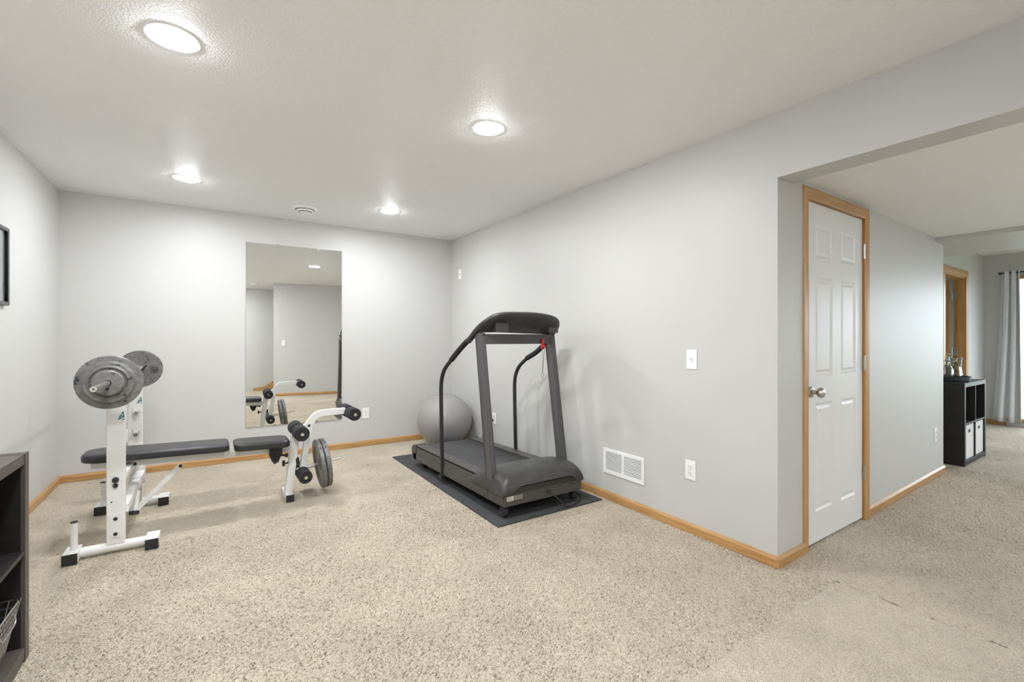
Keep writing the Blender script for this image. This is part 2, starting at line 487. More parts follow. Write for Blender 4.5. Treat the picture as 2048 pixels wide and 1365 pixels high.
# ------------------------------------------------------------------ baseboards
def baseboard(name, p0, p1, nrm, mat, label, h=.06, t=.013):
    p0, p1, n = Vector((*p0, 0)), Vector((*p1, 0)), Vector((*nrm, 0)).normalized()
    prof = [(0, 0), (t, 0), (t, h - .016), (t * .45, h - .003), (t * .3, h), (0, h)]
    bm = BM()
    A = [bm.verts.new(p0 + n * a + Vector((0, 0, z))) for a, z in prof]
    B = [bm.verts.new(p1 + n * a + Vector((0, 0, z))) for a, z in prof]
    k = len(prof)
    for i in range(k): bm.faces.new((A[i], A[(i + 1) % k], B[(i + 1) % k], B[i]))
    bm.faces.new(A); bm.faces.new(list(reversed(B)))
    return struct(name, bm, mat, label, 'baseboard')
baseboard('baseboard_back', (-1.03, 5.265), (2.545, 5.18), (DY, -1), M['oakx'], 'oak baseboard along the back wall under the mirror')
baseboard('baseboard_left', (-1.03, -1.7), (-1.03, 5.26), (1, 0), M['oaky'], 'oak baseboard along the left wall')
baseboard('baseboard_right', (2.49, 1.215), (2.545, 5.18), (-1, 0), M['oaky'], 'oak baseboard along the right wall past the treadmill')
baseboard('baseboard_corner', (2.478, 1.226), (2.785, 1.231), (0, -1), M['oakx'], 'short oak baseboard between the room corner and the door casing')
baseboard('baseboard_hall', (3.70, yhall(3.7)), (5.563, yhall(5.55)), (0, -1), M['oakx'], 'oak baseboard along the hall past the door')
baseboard('baseboard_far', (9.29, PY1 + .05), (9.29, 1.713), (-1, 0), M['oaky'], 'oak baseboard under the grey curtain')
baseboard('baseboard_behind', WB0, WB1, (-.15, 1), M['oakx'], 'oak baseboard seen in the mirror')
baseboard('baseboard_nook', (8.41, 1.713), (9.29, 1.713), (0, -1), M['oakx'], 'oak baseboard right of the open doorway')

# ------------------------------------------------------------------ window 1 (patio, partly visible) and window 2, 3 (unseen, added to let in daylight)
def window(name, label, axis, fixed, a0, a1, z0, z1, mull=1, t=.05):
    w = thing(name, label, 'window', (fixed if axis == 'y' else (a0 + a1) / 2, (a0 + a1) / 2 if axis == 'y' else fixed, z0))
    w['kind'] = 'structure'
    f = BM(); g = BM()
    def bx(bm, p, q, r, s, d0, d1):
        if axis == 'y': add_box(bm, fixed + d0, fixed + d1, p, q, r, s, .003)
        else: add_box(bm, p, q, fixed + d0, fixed + d1, r, s, .003)
    bx(f, a0, a0 + t, z0, z1, -.02, .1); bx(f, a1 - t, a1, z0, z1, -.02, .1)
    bx(f, a0 + t, a1 - t, z1 - t, z1, -.02, .1); bx(f, a0 + t, a1 - t, z0, z0 + t, -.02, .1)
    for k in range(mull):
        c = a0 + (a1 - a0) * (k + 1) / (mull + 1)
        bx(f, c - t / 2, c + t / 2, z0 + t, z1 - t, 0, .06)
    obj('window_frame', f, M['oaky'] if axis == 'y' else M['oakx'], w)
    bx(g, a0 + t, a1 - t, z0 + t, z1 - t, .035, .04)
    obj('pane', g, M['pane'], w, smooth=False)
    return w
window('window_1', 'oak framed patio window beside the grey curtain', 'y', 9.29, PY0, PY1, PZ0, PZ1, 1)
window('added_window_3', 'added unseen window that lights the far room from outside the frame', 'x', -3.12, 6.4, 8.8, .8, 2.0, 2)  # not in view, added to bring daylight into the far room
window('added_window_2', 'added unseen window that lights the small room beyond the open oak door', 'x', 5.02, 7.5, 9.1, .6, 2.0)  # not in view, added so daylight reaches the small room
b = BM(); add_box(b, -30, 60, -40, 40, -.4, -.35)
tag(obj('lawn', b, M['grass'], smooth=False), 'green lawn outside the patio window', 'lawn', kind='structure')

# ------------------------------------------------------------------ closet door
def panel_door(x0, x1, y, z0, z1, parent, mat):
    px = [(x0 + .11, x0 + .335), (x0 + .455, x1 - .105)]
    pz = [(.19, .823), (.985, 1.565), (1.682, 1.875)]
    X = sorted({x0, x1, *[v for p in px for v in p]}); Z = sorted({z0, z1, *[v for p in pz for v in p]})
    bm = BM()
    V = {(i, j): bm.verts.new((x, y, z)) for i, x in enumerate(X) for j, z in enumerate(Z)}
    pf = []
    for i in range(len(X) - 1):
        for j in range(len(Z) - 1):
            f = bm.faces.new((V[i, j], V[i + 1, j], V[i + 1, j + 1], V[i, j + 1]))
            cx, cz = (X[i] + X[i + 1]) / 2, (Z[j] + Z[j + 1]) / 2
            if any(a < cx < b_ for a, b_ in px) and any(a < cz < b_ for a, b_ in pz): pf.append(f)
    bm.normal_update()
    for th, dp in ((.006, .004), (.012, .004), (.010, 0), (.022, -.006)):
        bmesh.ops.inset_individual(bm, faces=pf, thickness=th, depth=0)
        for f in pf:
            for v in f.verts: v.co.y += dp
    # thickness
    be = [e for e in bm.edges if len(e.link_faces) == 1]
    r = bmesh.ops.extrude_edge_only(bm, edges=be)
    nv = [g for g in r['geom'] if isinstance(g, bmesh.types.BMVert)]
    for v in nv: v.co.y = y + .035
    bmesh.ops.contextual_create(bm, geom=nv)
    return obj('door_leaf', bm, mat, parent, angle=20)

d1 = thing('door_1', 'white six-panel closet door closed in the hall wall', 'door', (DX0, yhall(3.2), 0)); d1['kind'] = 'structure'
leaf = panel_door(DX0 + .002, DX1 - .002, yhall(3.2) + .004, .012, DZ - .003, d1, M['white_paint'])
b = BM(); kx, kz, ky = 2.885, .897, yhall(2.9) + .004
add_lathe(b, [(0, 0), (.031, 0), (.033, -.004), (.028, -.010), (.014, -.012), (.011, -.03), (.014, -.036), (.024, -.040), (.029, -.050), (.029, -.058), (.024, -.068), (.012, -.072), (0, -.072)], (kx, ky, kz), (0, 1, 0), 32)
obj('door_knob', b, M['nickel'], d1, 'round brushed nickel knob')
for hz in (1.781, 1.04, .315):
    b = BM()
    add_box(b, DX1 - .006, DX1 + .028, yhall(3.6) - .014, yhall(3.6) - .011, hz - .045, hz + .045, .0005)
    add_tube(b, [(DX1 + .001, yhall(3.6) - .017, hz - .046), (DX1 + .001, yhall(3.6) - .017, hz + .046)], .006, 10)
    add_tube(b, [(DX1 + .001, yhall(3.6) - .017, hz + .046), (DX1 + .001, yhall(3.6) - .017, hz + .051)], .007, 10)
    obj('hinge', b, M['nickel'], d1)
def casing(name, x0, x1, ztop, y, w, label, zb=0., t=.016):
    """moulded oak casing; front faces -y"""
    prof = [(0, 0), (0, t * .55), (.006, t * .8), (.018, t * .7), (.03, t * .95), (w - .008, t), (w - .002, t * .85), (w, t * .5), (w, 0)]
    o = thing(name, label, 'door casing', ((x0 + x1) / 2, y, zb)); o['kind'] = 'structure'
    def piece(a, c, o2, m):      # a,c: path ends on inner line, o2: outward dir
        bm = BM(); a, c, o2 = Vector(a), Vector(c), Vector(o2)
        d = (c - a).normalized()
        A = []; B = []
        for s, h in prof:
            ea = 0; ec = s                      # mitre at c
            A.append(bm.verts.new(a + o2 * s + Vector((0, -h, 0)) - d * (s if m == 2 else 0)))
            B.append(bm.verts.new(c + o2 * s + Vector((0, -h, 0)) + d * s))
        k = len(prof)
        for i in range(k): bm.faces.new((A[i], A[(i + 1) % k], B[(i + 1) % k], B[i]))
        bm.faces.new(A); bm.faces.new(list(reversed(B)))
        return bm
    obj('side_casing', piece((x0, y, zb), (x0, y, ztop), (-1, 0, 0), 1), M['oakz'], o)
    obj('side_casing', piece((x1, y, zb), (x1, y, ztop), (1, 0, 0), 1), M['oakz'], o)
    obj('head_casing', piece((x0, y, ztop), (x1, y, ztop), (0, 0, 1), 2), M['oakx'], o)
    return o
casing('trim_1', DX0 - .004, DX1 + .004, DZ + .004, yhall(3.2) - .001, .066, 'moulded oak casing around the white closet door')
b = BM()
add_box(b, DX0 - .009, DX0, yhall(3) + .002, yhall(3) + .11, 0, DZ + .009); add_box(b, DX1, DX1 + .009, yhall(3) + .004, yhall(3) + .11, 0, DZ + .009)
add_box(b, DX0, DX1, yhall(3) + .004, yhall(3) + .11, DZ, DZ + .009)
struct('trim_2', b, M['oakz'], 'oak jamb lining around the white closet door', 'door jamb')

# ------------------------------------------------------------------ open oak door in the far room
casing('trim_3', 7.43, 8.32, 2.02, 1.712, .085, 'oak casing of the far doorway behind the cube cabinet')
b = BM()
add_box(b, 8.30, 8.33, 1.715, 1.82, 0, 2.02); add_box(b, 7.42, 7.45, 1.715, 1.82, 0, 2.02); add_box(b, 7.45, 8.30, 1.715, 1.82, 2.0, 2.03)
add_box(b, 8.288, 8.30, 1.75, 1.785, 0, 2.0)
struct('trim_4', b, M['oakz'], 'oak jamb lining of the far doorway', 'door jamb')
d2 = thing('door_2', 'oak door swung open in the far doorway behind the cube cabinet', 'door', (8.27, 1.85, 0)); d2['kind'] = 'structure'
b = BM(); add_box(b, 8.236, 8.271, 1.848, 2.65, .012, 1.99, .002); obj('door_leaf', b, M['oakz'], d2)
for hz in (1.79, 1.04, .25):
    b = BM(); add_box(b, 8.296, 8.2995, 1.786, 1.832, hz - .05, hz + .05); add_tube(b, [(8.290, 1.836, hz - .05), (8.290, 1.836, hz + .05)], .008, 10)
    add_box(b, 8.238, 8.290, 1.8435, 1.8475, hz - .05, hz + .05); add_box(b, 8.286, 8.294, 1.836, 1.846, hz - .05, hz + .05)
    obj('hinge', b, M['nickel'], d2)

# ------------------------------------------------------------------ stairs seen in the mirror
st = thing('staircase', 'carpeted staircase with oak skirt, seen only in the mirror', 'stairs', (1.0, -1.2, 0))
for k in range(4):
    b = BM(); x0 = 1.0 + k * .26
    add_box(b, x0, 2.48, -1.70, -.62, .002 + k * .19, .19 * (k + 1), .008); obj('step', b, M['carpet'], st)
b = BM()
vs1 = [(.55, .0), (.55, .07), (.78, .09), (2.48, 1.30), (2.48, 0)]
A = [b.verts.new((x, -1.715, z)) for x, z in vs1]; B = [b.verts.new((x, -1.70, z)) for x, z in vs1]
b.faces.new(A); b.faces.new(list(reversed(B)))
for i in range(5): b.faces.new((A[i], A[(i + 1) % 5], B[(i + 1) % 5], B[i]))
obj('skirt_board', b, M['oakx'], st)
b = BM(); add_tube(b, [(.98, -1.66, 1.02), (2.40, -1.66, 2.05)], .02, 10); obj('handrail', b, M['oakx'], st)

# ------------------------------------------------------------------ mirror (0.9 x 1.83 m, screwed flat to the back wall)
ang = math.atan(DY)
mr = thing('wall_mirror', 'tall frameless mirror on the back wall behind the bench', 'mirror', (.77, yback(.77), .325), (0, 0, ang))
b = BM(); add_box(b, -.455, .455, -.009, -.0035, 0, 1.84, .0015); obj('mirror_glass', b, M['mirror'], mr, world=False, smooth=False)
for x, z in ((-.17, 1.838), (.21, 1.838), (-.2, .002), (.2, .002)):
    b = BM(); add_box(b, x - .008, x + .008, -.013, -.0005, z - .008, z + .008, .001); obj('clip', b, M['nickel'], mr, world=False)

# ------------------------------------------------------------------ recessed downlights, then added unseen fill lights
def downlight(x, y, label, lamp='lamp'):
    z = zc(x, y)
    t = thing('recessed_light', label, 'ceiling light', (x, y, z), group=None)
    b = BM(); add_lathe(b, [(.096, 0), (.095, -.002), (.092, -.0032), (.081, -.0032), (.080, -.002), (.080, 0)], (0, 0, 0), (0, 0, 1), 48)
    obj('trim_ring', b, M['plastic_white'], t, world=False)
    b = BM(); add_lathe(b, [(.0795, -.001), (.0795, -.0035), (.073, -.0065), (.058, -.0085), (.033, -.0098), (0, -.0102)], (0, 0, 0), (0, 0, 1), 48)
    obj('diffuser', b, M[lamp], t, world=False)
    return t
downlight(-.116, 2.29, 'large glowing recessed light at the top left, nearest the camera')
downlight(-.131, 4.30, 'glowing recessed light above the barbell by the back left corner')
downlight(1.34, 2.257, 'glowing recessed light in the middle of the ceiling')
downlight(1.459, 4.306, 'small glowing recessed light right of the round ceiling vent')

downlight(-.2, -.95, 'added fill light in the stair nook behind the camera, unseen')  # unseen fill, added for brightness behind the camera
downlight(-.12, .30, 'added unseen fill light above the camera, next in line toward the stair nook', 'lamp_added_bright')  # extra unseen fill, added to brighten the near walls and ceiling
added_hall_lights = [(3.9, -1.3), (5.1, -1.3), (3.9, -2.4)]  # unseen hall fill lights, added to raise the brightness
for (x, y) in added_hall_lights:
    t = downlight(x, y, 'added fill light in the low hall ceiling outside the frame, %s' % ('nearest the door' if y > -2 and x < 4 else 'nearest the beam' if x > 4 else 'by the side wall'), 'lamp_added_hall')
    t.location.z = 2.092

# round ceiling register and smoke alarm
rv = thing('ceiling_vent', 'round white slotted ceiling vent between the two far lights', 'vent', (.765, 4.67, zc(.765, 4.67)))
b = BM(); add_lathe(b, [(.112, 0), (.112, -.005), (.104, -.014), (.088, -.018), (.084, -.016), (.083, 0)], (0, 0, 0)); obj('outer_ring', b, M['vent_white'], rv, world=False)
b = BM(); add_lathe(b, [(.0815, -.002), (0, -.002)], (0, 0, 0)); obj('duct_opening', b, M['slot'], rv, world=False)
b = BM(); add_lathe(b, [(.074, -.020), (.070, -.032), (.060, -.035), (.058, -.030), (.066, -.020), (.074, -.020)], (0, 0, 0)); obj('louvre_ring', b, M['vent_white'], rv, world=False)
b = BM(); add_lathe(b, [(0, -.052), (.042, -.050), (.050, -.046), (.050, -.040), (.02, -.036), (.012, -.003)], (0, 0, 0)); obj('center_disc', b, M['vent_white'], rv, world=False)
b = BM(); add_lathe(b, [(.07, 0), (.07, -.02), (.06, -.035), (.02, -.04), (0, -.04)], (.55, -.62, zc(.55, -.62)))
tag(obj('smoke_alarm', b, M['plastic_white']), 'round white smoke alarm seen on the ceiling in the mirror', 'smoke alarm')

# ------------------------------------------------------------------ wall plates (local: plate in xz plane facing -y)
def plate_mesh(w=.074, h=.12, t=.006):
    b = BM(); add_box(b, -w / 2, w / 2, -t, -.0002, -h / 2, h / 2, .0025, seg=3); return b
def outlet_proto(label, loc, rz):
    t = thing('wall_outlet', label, 'outlet', loc, (0, 0, rz), 'duplex outlets')
    obj('cover_plate', plate_mesh(), M['plastic_white'], t, world=False)
    for s in (-1, 1):
        b = BM()
        add_box(b, -.017, .017, -.0085, -.005, s * .0195 - .0145, s * .0195 + .0145, .004, seg=3)
        r = obj('receptacle', b, M['plastic_white'], t, world=False)
        b = BM(); z = s * .0195
        add_box(b, -.0075, -.0055, -.0092, -.0080, z - .001, z + .008); add_box(b, .0055, .0075, -.0092, -.0080, z - .001, z + .007)
        add_lathe(b, [(0, -.0092), (.0026, -.0092), (.0026, -.0080)], (0, 0, z - .008), (0, 1, 0), 12)
        o = obj('slots', b, M['slot'], r, world=False, smooth=False)
    b = BM(); add_lathe(b, [(0, -.0075), (.003, -.0073), (.0035, -.006)], (0, 0, 0), (0, 1, 0), 12); obj('screw', b, M['nickel'], t, world=False)
    return t
RW = PI / 2 * -1
aR = -PI / 2 - .0139
o1 = outlet_proto('white outlet on the right wall below the light switch', (xright(1.75) , 1.749, .388), aR)
dup(o1, (1.484, yback(1.484), .367), (0, 0, ang), 'white outlet on the back wall right of the mirror')
dup(o1, (-.578, yback(-.578), .345), (0, 0, ang), 'white outlet on the back wall seen between the bench uprights')
dup(o1, (5.30, yhall(5.3), .366), (0, 0, 0), 'white outlet at the end of the hall wall near the cube cabinet')
dup(o1, (xright(4.135), 4.135, .362), (0, 0, aR), 'white outlet on the right wall behind the treadmill post')

sw = thing('light_switch', 'white toggle switch plate on the right wall above the outlet', 'light switch', (xright(1.74), 1.74, 1.075), (0, 0, aR))
obj('cover_plate', plate_mesh(), M['plastic_white'], sw, world=False)
b = BM(); add_box(b, -.005, .005, -.0085, -.005, -.012, .012, .001); add_box(b, -.0035, .0035, -.021, -.006, -.003, .006, .0015); obj('toggle', b, M['plastic_white'], sw, world=False)
b = BM(); add_box(b, -.0052, .0052, -.0064, -.0061, -.0125, .0125); obj('toggle_slot', b, M['slot'], sw, world=False)
for z in (-.03, .03):
    b = BM(); add_lathe(b, [(0, -.0075), (.003, -.0073), (.0035, -.006)], (0, 0, z), (0, 1, 0), 12); obj('screw', b, M['plastic_white'], sw, world=False)
sw2 = dup(sw, (1.08, -.335, 1.12), (0, 0, PI + .15), 'white switch plate seen on the wall inside the mirror')

cp = thing('cable_plate', 'small white cable plate high on the right wall near the back corner', 'wall plate', (xright(4.95), 4.95, 1.985), (0, 0, aR))
obj('cover_plate', plate_mesh(), M['plastic_white'], cp, world=False)
b = BM(); add_lathe(b, [(0, -.016), (.0045, -.016), (.0045, -.010), (.007, -.010), (.007, -.006)], (0, 0, 0), (0, 1, 0), 12); obj('cable_jack', b, M['nickel'], cp, world=False)

# treadmill plug and telephone style adapter in the hidden outlet
pl = thing('black_plug', 'black plug in the outlet behind the treadmill post', 'plug', (xright(4.155) - .0085, 4.155, .343), (0, 0, aR))
b = BM(); add_box(b, -.012, .012, -.028, -.0008, -.010, .010, .004); obj('plug_body', b, M['rubber'], pl, world=False)
b = BM(); add_tube(b, smooth_path([(0, -.028, 0), (-.03, -.055, -.002), (-.07, -.06, -.012), (-.12, -.05, -.10), (-.16, -.04, -.335)], 5), .0035, 8); obj('plug_cord', b, M['rubber'], pl, world=False)
b = BM(); add_tube(b, smooth_path([(xright(4.12) - .007, 4.12, .310), (xright(4.12) - .02, 4.12, .29), (xright(4.12) - .004, 4.12, .25), (xright(4.12) - .004, 4.12, .07), (xright(4.12) - .017, 4.12, .062), (xright(4.12) - .018, 4.12, .004)], 5), .0016, 6)
tag(obj('white_cable', b, M['cord_white']), 'thin white cable dropping from the outlet behind the treadmill', 'cable')

# return air grille
gv = thing('air_return_grille', 'white louvred return air grille low on the right wall beside the treadmill', 'vent', (xright(2.31), 2.31, .287), (0, 0, aR))
b = BM(); w, h = .394 / 2, .186 / 2
add_box(b, -w, -w + .024, -.008, -.0003, -h, h, .002); add_box(b, w - .024, w, -.008, -.0003, -h, h, .002)
add_box(b, -w + .02, w - .02, -.008, -.0003, h - .026, h, .002); add_box(b, -w + .02, w - .02, -.008, -.0003, -h, -h + .026, .002)
add_box(b, -.008, .008, -.0078, -.0003, -h + .02, h - .02, .001)
obj('grille_frame', b, M['vent_white'], gv, world=False)
b = BM(); add_box(b, -w + .02, w - .02, -.0012, -.0004, -h + .02, h - .02); obj('duct_opening', b, M['slot'], gv, world=False)
for sgn in (-1, 1):
    b = BM()
    for k in range(12):
        z = -h + .030 + k * (2 * h - .058) / 11.5
        m = Matrix.Translation((sgn * (w - .02) / 2 + sgn * .003, -.0045, z)) @ Matrix.Rotation(math.radians(22), 4, 'X')
        add_box(b, -(w - .028) / 2, (w - .028) / 2, -.0030, .0030, -.0024, .0024, 0, m)
    obj('louvre_bank', b, M['vent_white'], gv, world=False, smooth=False)

# ------------------------------------------------------------------ treadmill mat and treadmill
b = BM()
add_prism(b, [(1.54, 2.475), (2.452, 2.468), (2.47, 4.50), (1.563, 4.54)], .0, .007)
tag(obj('rubber_mat', b, M['mat']), 'dark grey rubber mat under the treadmill', 'mat')

T = thing('treadmill', 'grey motorised treadmill standing on the rubber mat by the right wall', 'treadmill', (1.96, 3.3, .007))
XL, XR = 1.625, 2.30
b = BM()
for x in (XL, XR - .04): add_bar(b, (x + .02, 2.545, .118), (x + .02, 4.13, .098), .04, .062, .004)
for y in (2.9, 3.5, 3.95): add_box(b, XL + .04, XR - .04, y, y + .04, .085, .125, .002)
obj('base_frame', b, M['tread_frame'], T)
b = BM(); add_box(b, XL + .004, XR + .004, 2.535, 2.90, .088, .158, .003)
obj('motor_pan', b, M['tread_frame'], T)
# ribbed vent strip over the pan
b = BM()
for k in range(6):
    add_box(b, XL + .05, XR - .04, 2.533 + .0035 * k, 2.60, .158 + k * .0105, .166 + k * .0105, .002)
add_box(b, XL + .05, XR - .04, 2.553, 2.61, .155, .222, .001)
obj('front_vent', b, M['tread_frame'], T)
for x in (1.98, 2.10, 2.21):
    b = BM(); add_lathe(b, [(0, -.003), (.005, -.002), (.005, .003)], (x, 2.533, .152), (0, 1, 0), 10); obj('screw', b, M['rubber'], T)
b = BM(); add_lathe(b, [(0, -.003), (.010, -.003), (.010, .003)], (1.985, 2.535, .130), (0, 1, 0), 14); obj('cord_grommet', b, M['rubber'], T)
b = BM(); add_lathe(b, [(0, -.004), (.008, -.004), (.008, .003)], (2.01, 2.535, .131), (0, 1, 0), 14); obj('circuit_breaker', b, M['rubber'], T)
b = BM(); add_box(b, 1.647, 1.700, 2.5335, 2.5352, .124, .154); st_ = obj('rating_label', b, M['label_paper'], T, 'cream paper rating sticker', smooth=False)
b = BM(); add_box(b, 1.702, 1.776, 2.5335, 2.5352, .124, .154); obj('rating_label', b, M['label_grey'], T, 'grey rating sticker', smooth=False)
b = BM()
for k in range(4): add_box(b, 1.652, 1.652 + [.03, .04, .024, .036][k], 2.5331, 2.5336, .129 + .006 * k, .1305 + .006 * k)
obj('print_lines', b, M['slot'], st_, smooth=False)

# motor hood : grid surface
b = BM()
prof = [(2.532, .168), (2.527, .192), (2.535, .222), (2.558, .250), (2.60, .272), (2.66, .284), (2.74, .285), (2.83, .272), (2.90, .256), (2.955, .240), (2.975, .225), (2.978, .19)]
NU = 44; hx0, hx1 = 1.615, 2.335; rows = []
for i in range(NU + 1):
    u = i / NU; s = abs(2 * u - 1)
    dx = (1 - s) * (hx1 - hx0) / 2          # distance from the end
    e = min(1, math.sqrt(max(0, 1 - (1 - min(1, dx / .075)) ** 2)))
    ar = max(0, min(1, (dx - .05) / .10)); ar = ar * ar * (3 - 2 * ar)
    row = []
    for j, (y, z) in enumerate(prof):
        zz = .16 + (z - .16) * (.30 + .70 * e)
        crown = .012 * (1 - s * s)
        if 2 < j < 10: zz += crown
        yy = y
        if j == 0: zz = .150 + .055 * ar
        if j == 1: zz = max(zz, .156 + .058 * ar)
        if j == len(prof) - 1: zz = .16
        yy = 2.75 + (y - 2.75) * (.93 + .07 * e)
        row.append(b.verts.new((hx0 + (hx1 - hx0) * u, yy, zz)))
    rows.append(row)
for i in range(NU):
    for j in range(len(prof) - 1):
        b.faces.new((rows[i][j], rows[i + 1][j], rows[i + 1][j + 1], rows[i][j + 1]))
for row in (rows[0], rows[-1]):
    y0_, y1_ = row[0].co.y, row[-1].co.y
    lo = [b.verts.new((v.co.x, v.co.y, .150)) for v in row]
    for j in range(len(row) - 1):
        b.faces.new((row[j], row[j + 1], lo[j + 1], lo[j]))
o = obj('motor_hood', b, M['tread_plastic'], T, angle=50)
md = o.modifiers.new('thick', 'SOLIDIFY'); md.thickness = .004; md.offset = -1
md = o.modifiers.new('sub', 'SUBSURF'); md.levels = 1; md.render_levels = 2

# deck, belt and foot rails
def ztop(y): return .226 - .022 * (y - 2.95) / 1.15
b = BM(); add_bar(b, (1.965, 2.93, ztop(2.93) - .045), (1.965, 4.12, ztop(4.12) - .045), .50, .055, .003)
obj('deck', b, M['tread_frame'], T)
b = BM()
L = []
for k in range(13): y = 2.90 + k * .1; L.append((y, ztop(y) - .016))
yr, zr = 4.10, ztop(4.10) - .016 - .024
for a in range(1, 9): th = PI / 2 - a * PI / 8; L.append((yr + .024 * math.cos(th), zr + .024 * math.sin(th)))
for k in range(4): L.append((4.0 - k * .35, zr - .024))
A = [b.verts.new((1.742, y, z)) for y, z in L]; B = [b.verts.new((2.190, y, z)) for y, z in L]
for i in range(len(L) - 1): b.faces.new((A[i], A[i + 1], B[i + 1], B[i]))
o = obj('belt', b, M['belt'], T); md = o.modifiers.new('thick', 'SOLIDIFY'); md.thickness = .003
for x0, x1 in ((XL + .005, 1.728), (2.203, XR - .005)):
    b = BM()
    add_bar(b, ((x0 + x1) / 2, 2.93, ztop(2.93) - .01), ((x0 + x1) / 2, 4.08, ztop(4.08) - .01), x1 - x0, .02, .004)
    xs = x0 if x0 < 2 else x1 - .006
    add_bar(b, (xs + .003, 2.93, ztop(2.93) - .045), (xs + .003, 4.08, ztop(4.08) - .045), .006, .075, .001)
    fr = obj('foot_rail', b, M['tread_frame'], T)
    for y in (3.42, 2.955):
        b = BM(); add_lathe(b, [(0, .002), (.006, .001), (.007, -.001)], ((x0 + x1) / 2, y, ztop(y)), (0, 0, 1), 12)
        obj('screw', b, M['nickel'], fr)
# rear end caps
for x0, x1 in ((XL, 1.735), (2.197, XR)):
    b = BM()
    pr = [(4.06, .215), (4.11, .213), (4.15, .200), (4.172, .175), (4.175, .15), (4.165, .115), (4.14, .085), (4.10, .075), (4.06, .078)]
    A = [b.verts.new((x0, y, z - .008)) for y, z in pr]; B = [b.verts.new((x1, y, z - .008)) for y, z in pr]
    b.faces.new(A); b.faces.new(list(reversed(B)))
    for i in range(len(pr)): b.faces.new((A[i], A[(i + 1) % len(pr)], B[(i + 1) % len(pr)], B[i]))
    bmesh.ops.bevel(b, geom=b.edges[:], offset=.003, segments=2, affect='EDGES')
    obj('end_cap', b, M['tread_plastic'], T)
b = BM(); add_tube(b, [(1.735, 4.10, zr), (2.197, 4.10, zr)], .021, 20); obj('rear_roller', b, M['nickel'], T)
for x in (1.68, 2.24):
    b = BM(); add_bar(b, (x, 3.985, .09), (x, 3.99, .0085), .035, .03, .002, (0, 1, 0)); obj('rear_foot', b, M['rubber'], T)
# transport wheels
for x in (1.655, 2.262):
    b = BM()
    add_lathe(b, [(0, -.006), (.008, -.006), (.01, -.012), (.017, -.012), (.019, -.016), (.030, -.016), (.034, -.012), (.034, .012), (.030, .016), (0, .016)], (x, 2.587, .043), (1, 0, 0), 32)
    w_ = obj('wheel', b, M['rubber'], T)
    b = BM(); add_lathe(b, [(0, -.019), (.006, -.018), (.007, -.012), (.007, .02), (0, .02)], (x, 2.587, .043), (1, 0, 0), 14); obj('axle', b, M['nickel'], w_)
    b = BM(); add_bar(b, (x + .03, 2.585, .043), (x + .03, 2.75, .10), .012, .035, .002); obj('wheel_arm', b, M['tread_frame'], T)
# posts, cross bar
for x in (1.6425, 2.280):
    b = BM(); add_bar(b, (x, 2.708, .12), (x, 2.886, 1.236), .036, .070, .005, (0, 1, 0)); obj('upright_post', b, M['tread_post'], T)
b = BM(); add_box(b, 1.648, 2.295, 2.846, 2.866, 1.164, 1.238, .003)
cb = obj('cross_bar', b, M['tread_frame'], T)
for x in (1.652, 2.287):
    for z in (1.170, 1.233):
        b = BM(); add_lathe(b, [(0, -.004), (.005, -.003), (.006, .001)], (x, 2.845, z), (0, 1, 0), 10); obj('screw', b, M['rubber'], cb)
# hand rails
for x, s in ((1.625, 1), (2.315, -1)):
    b = BM()
    pts = [(x, 3.485, .055), (x, 3.50, .40), (x, 3.51, .70), (x, 3.508, .82), (x, 3.488, .89), (x, 3.44, .955), (x, 3.36, 1.01), (x, 3.30, 1.045)]
    if s < 0: pts = [(x, p[1] - .07, p[2] + .0) for _, *p in [(0, 0, 0)] for p in []] or [(x, a[1] - .075, a[2]) for a in pts]
    add_tube(b, smooth_path(pts, 6), .0165, 16); hr = obj('handrail', b, M['black_metal'], T)
    b = BM(); e0 = Vector(pts[-2]); e1 = Vector(pts[-1])
    g = [e1 - (e1 - e0) * .25, (x, pts[-1][1] - .10, 1.105), (x, pts[-1][1] - .22, 1.170), (x, 2.985, 1.214), (x, 2.92, 1.255)] if s > 0 else [e1 - (e1 - e0) * .25, (x, 3.12, 1.085), (x, 3.04, 1.130), (x, 2.96, 1.18), (x, 2.91, 1.235)]
    add_tube(b, smooth_path(g, 6), .0215, 16); obj('foam_grip', b, M['foam'], hr)
    b = BM(); add_box(b, x - .022, x + .022, 3.49 - (0 if s > 0 else .075) - .03, 3.49 - (0 if s > 0 else .075) + .03, .045, .075, .004); obj('rail_bracket', b, M['black_metal'], T)
# console : rim, panel and back boxes
b = BM()
rim = [(1.625, 3.03, 1.185), (1.625, 2.97, 1.222), (1.627, 2.90, 1.268), (1.645, 2.84, 1.312), (1.69, 2.79, 1.352), (1.76, 2.765, 1.372), (1.90, 2.752, 1.378), (2.05, 2.752, 1.378), (2.18, 2.765, 1.366), (2.265, 2.79, 1.345), (2.315, 2.84, 1.305), (2.325, 2.90, 1.255), (2.318, 2.96, 1.215), (2.315, 2.995, 1.19)]
sp = smooth_path(rim, 6)
add_tube(b, sp, .020, 16, sx=1.0, sy=1.25)
o = obj('console_rim', b, M['tread_plastic'], T, angle=60)
b = BM()
for off in (-.010, .010):
    add_tube(b, [p + Vector((0, off - .014, .012 + off * .4)) for p in sp[10:-14]], .0035, 8)
obj('rim_groove', b, M['tread_plastic'], o, angle=60)
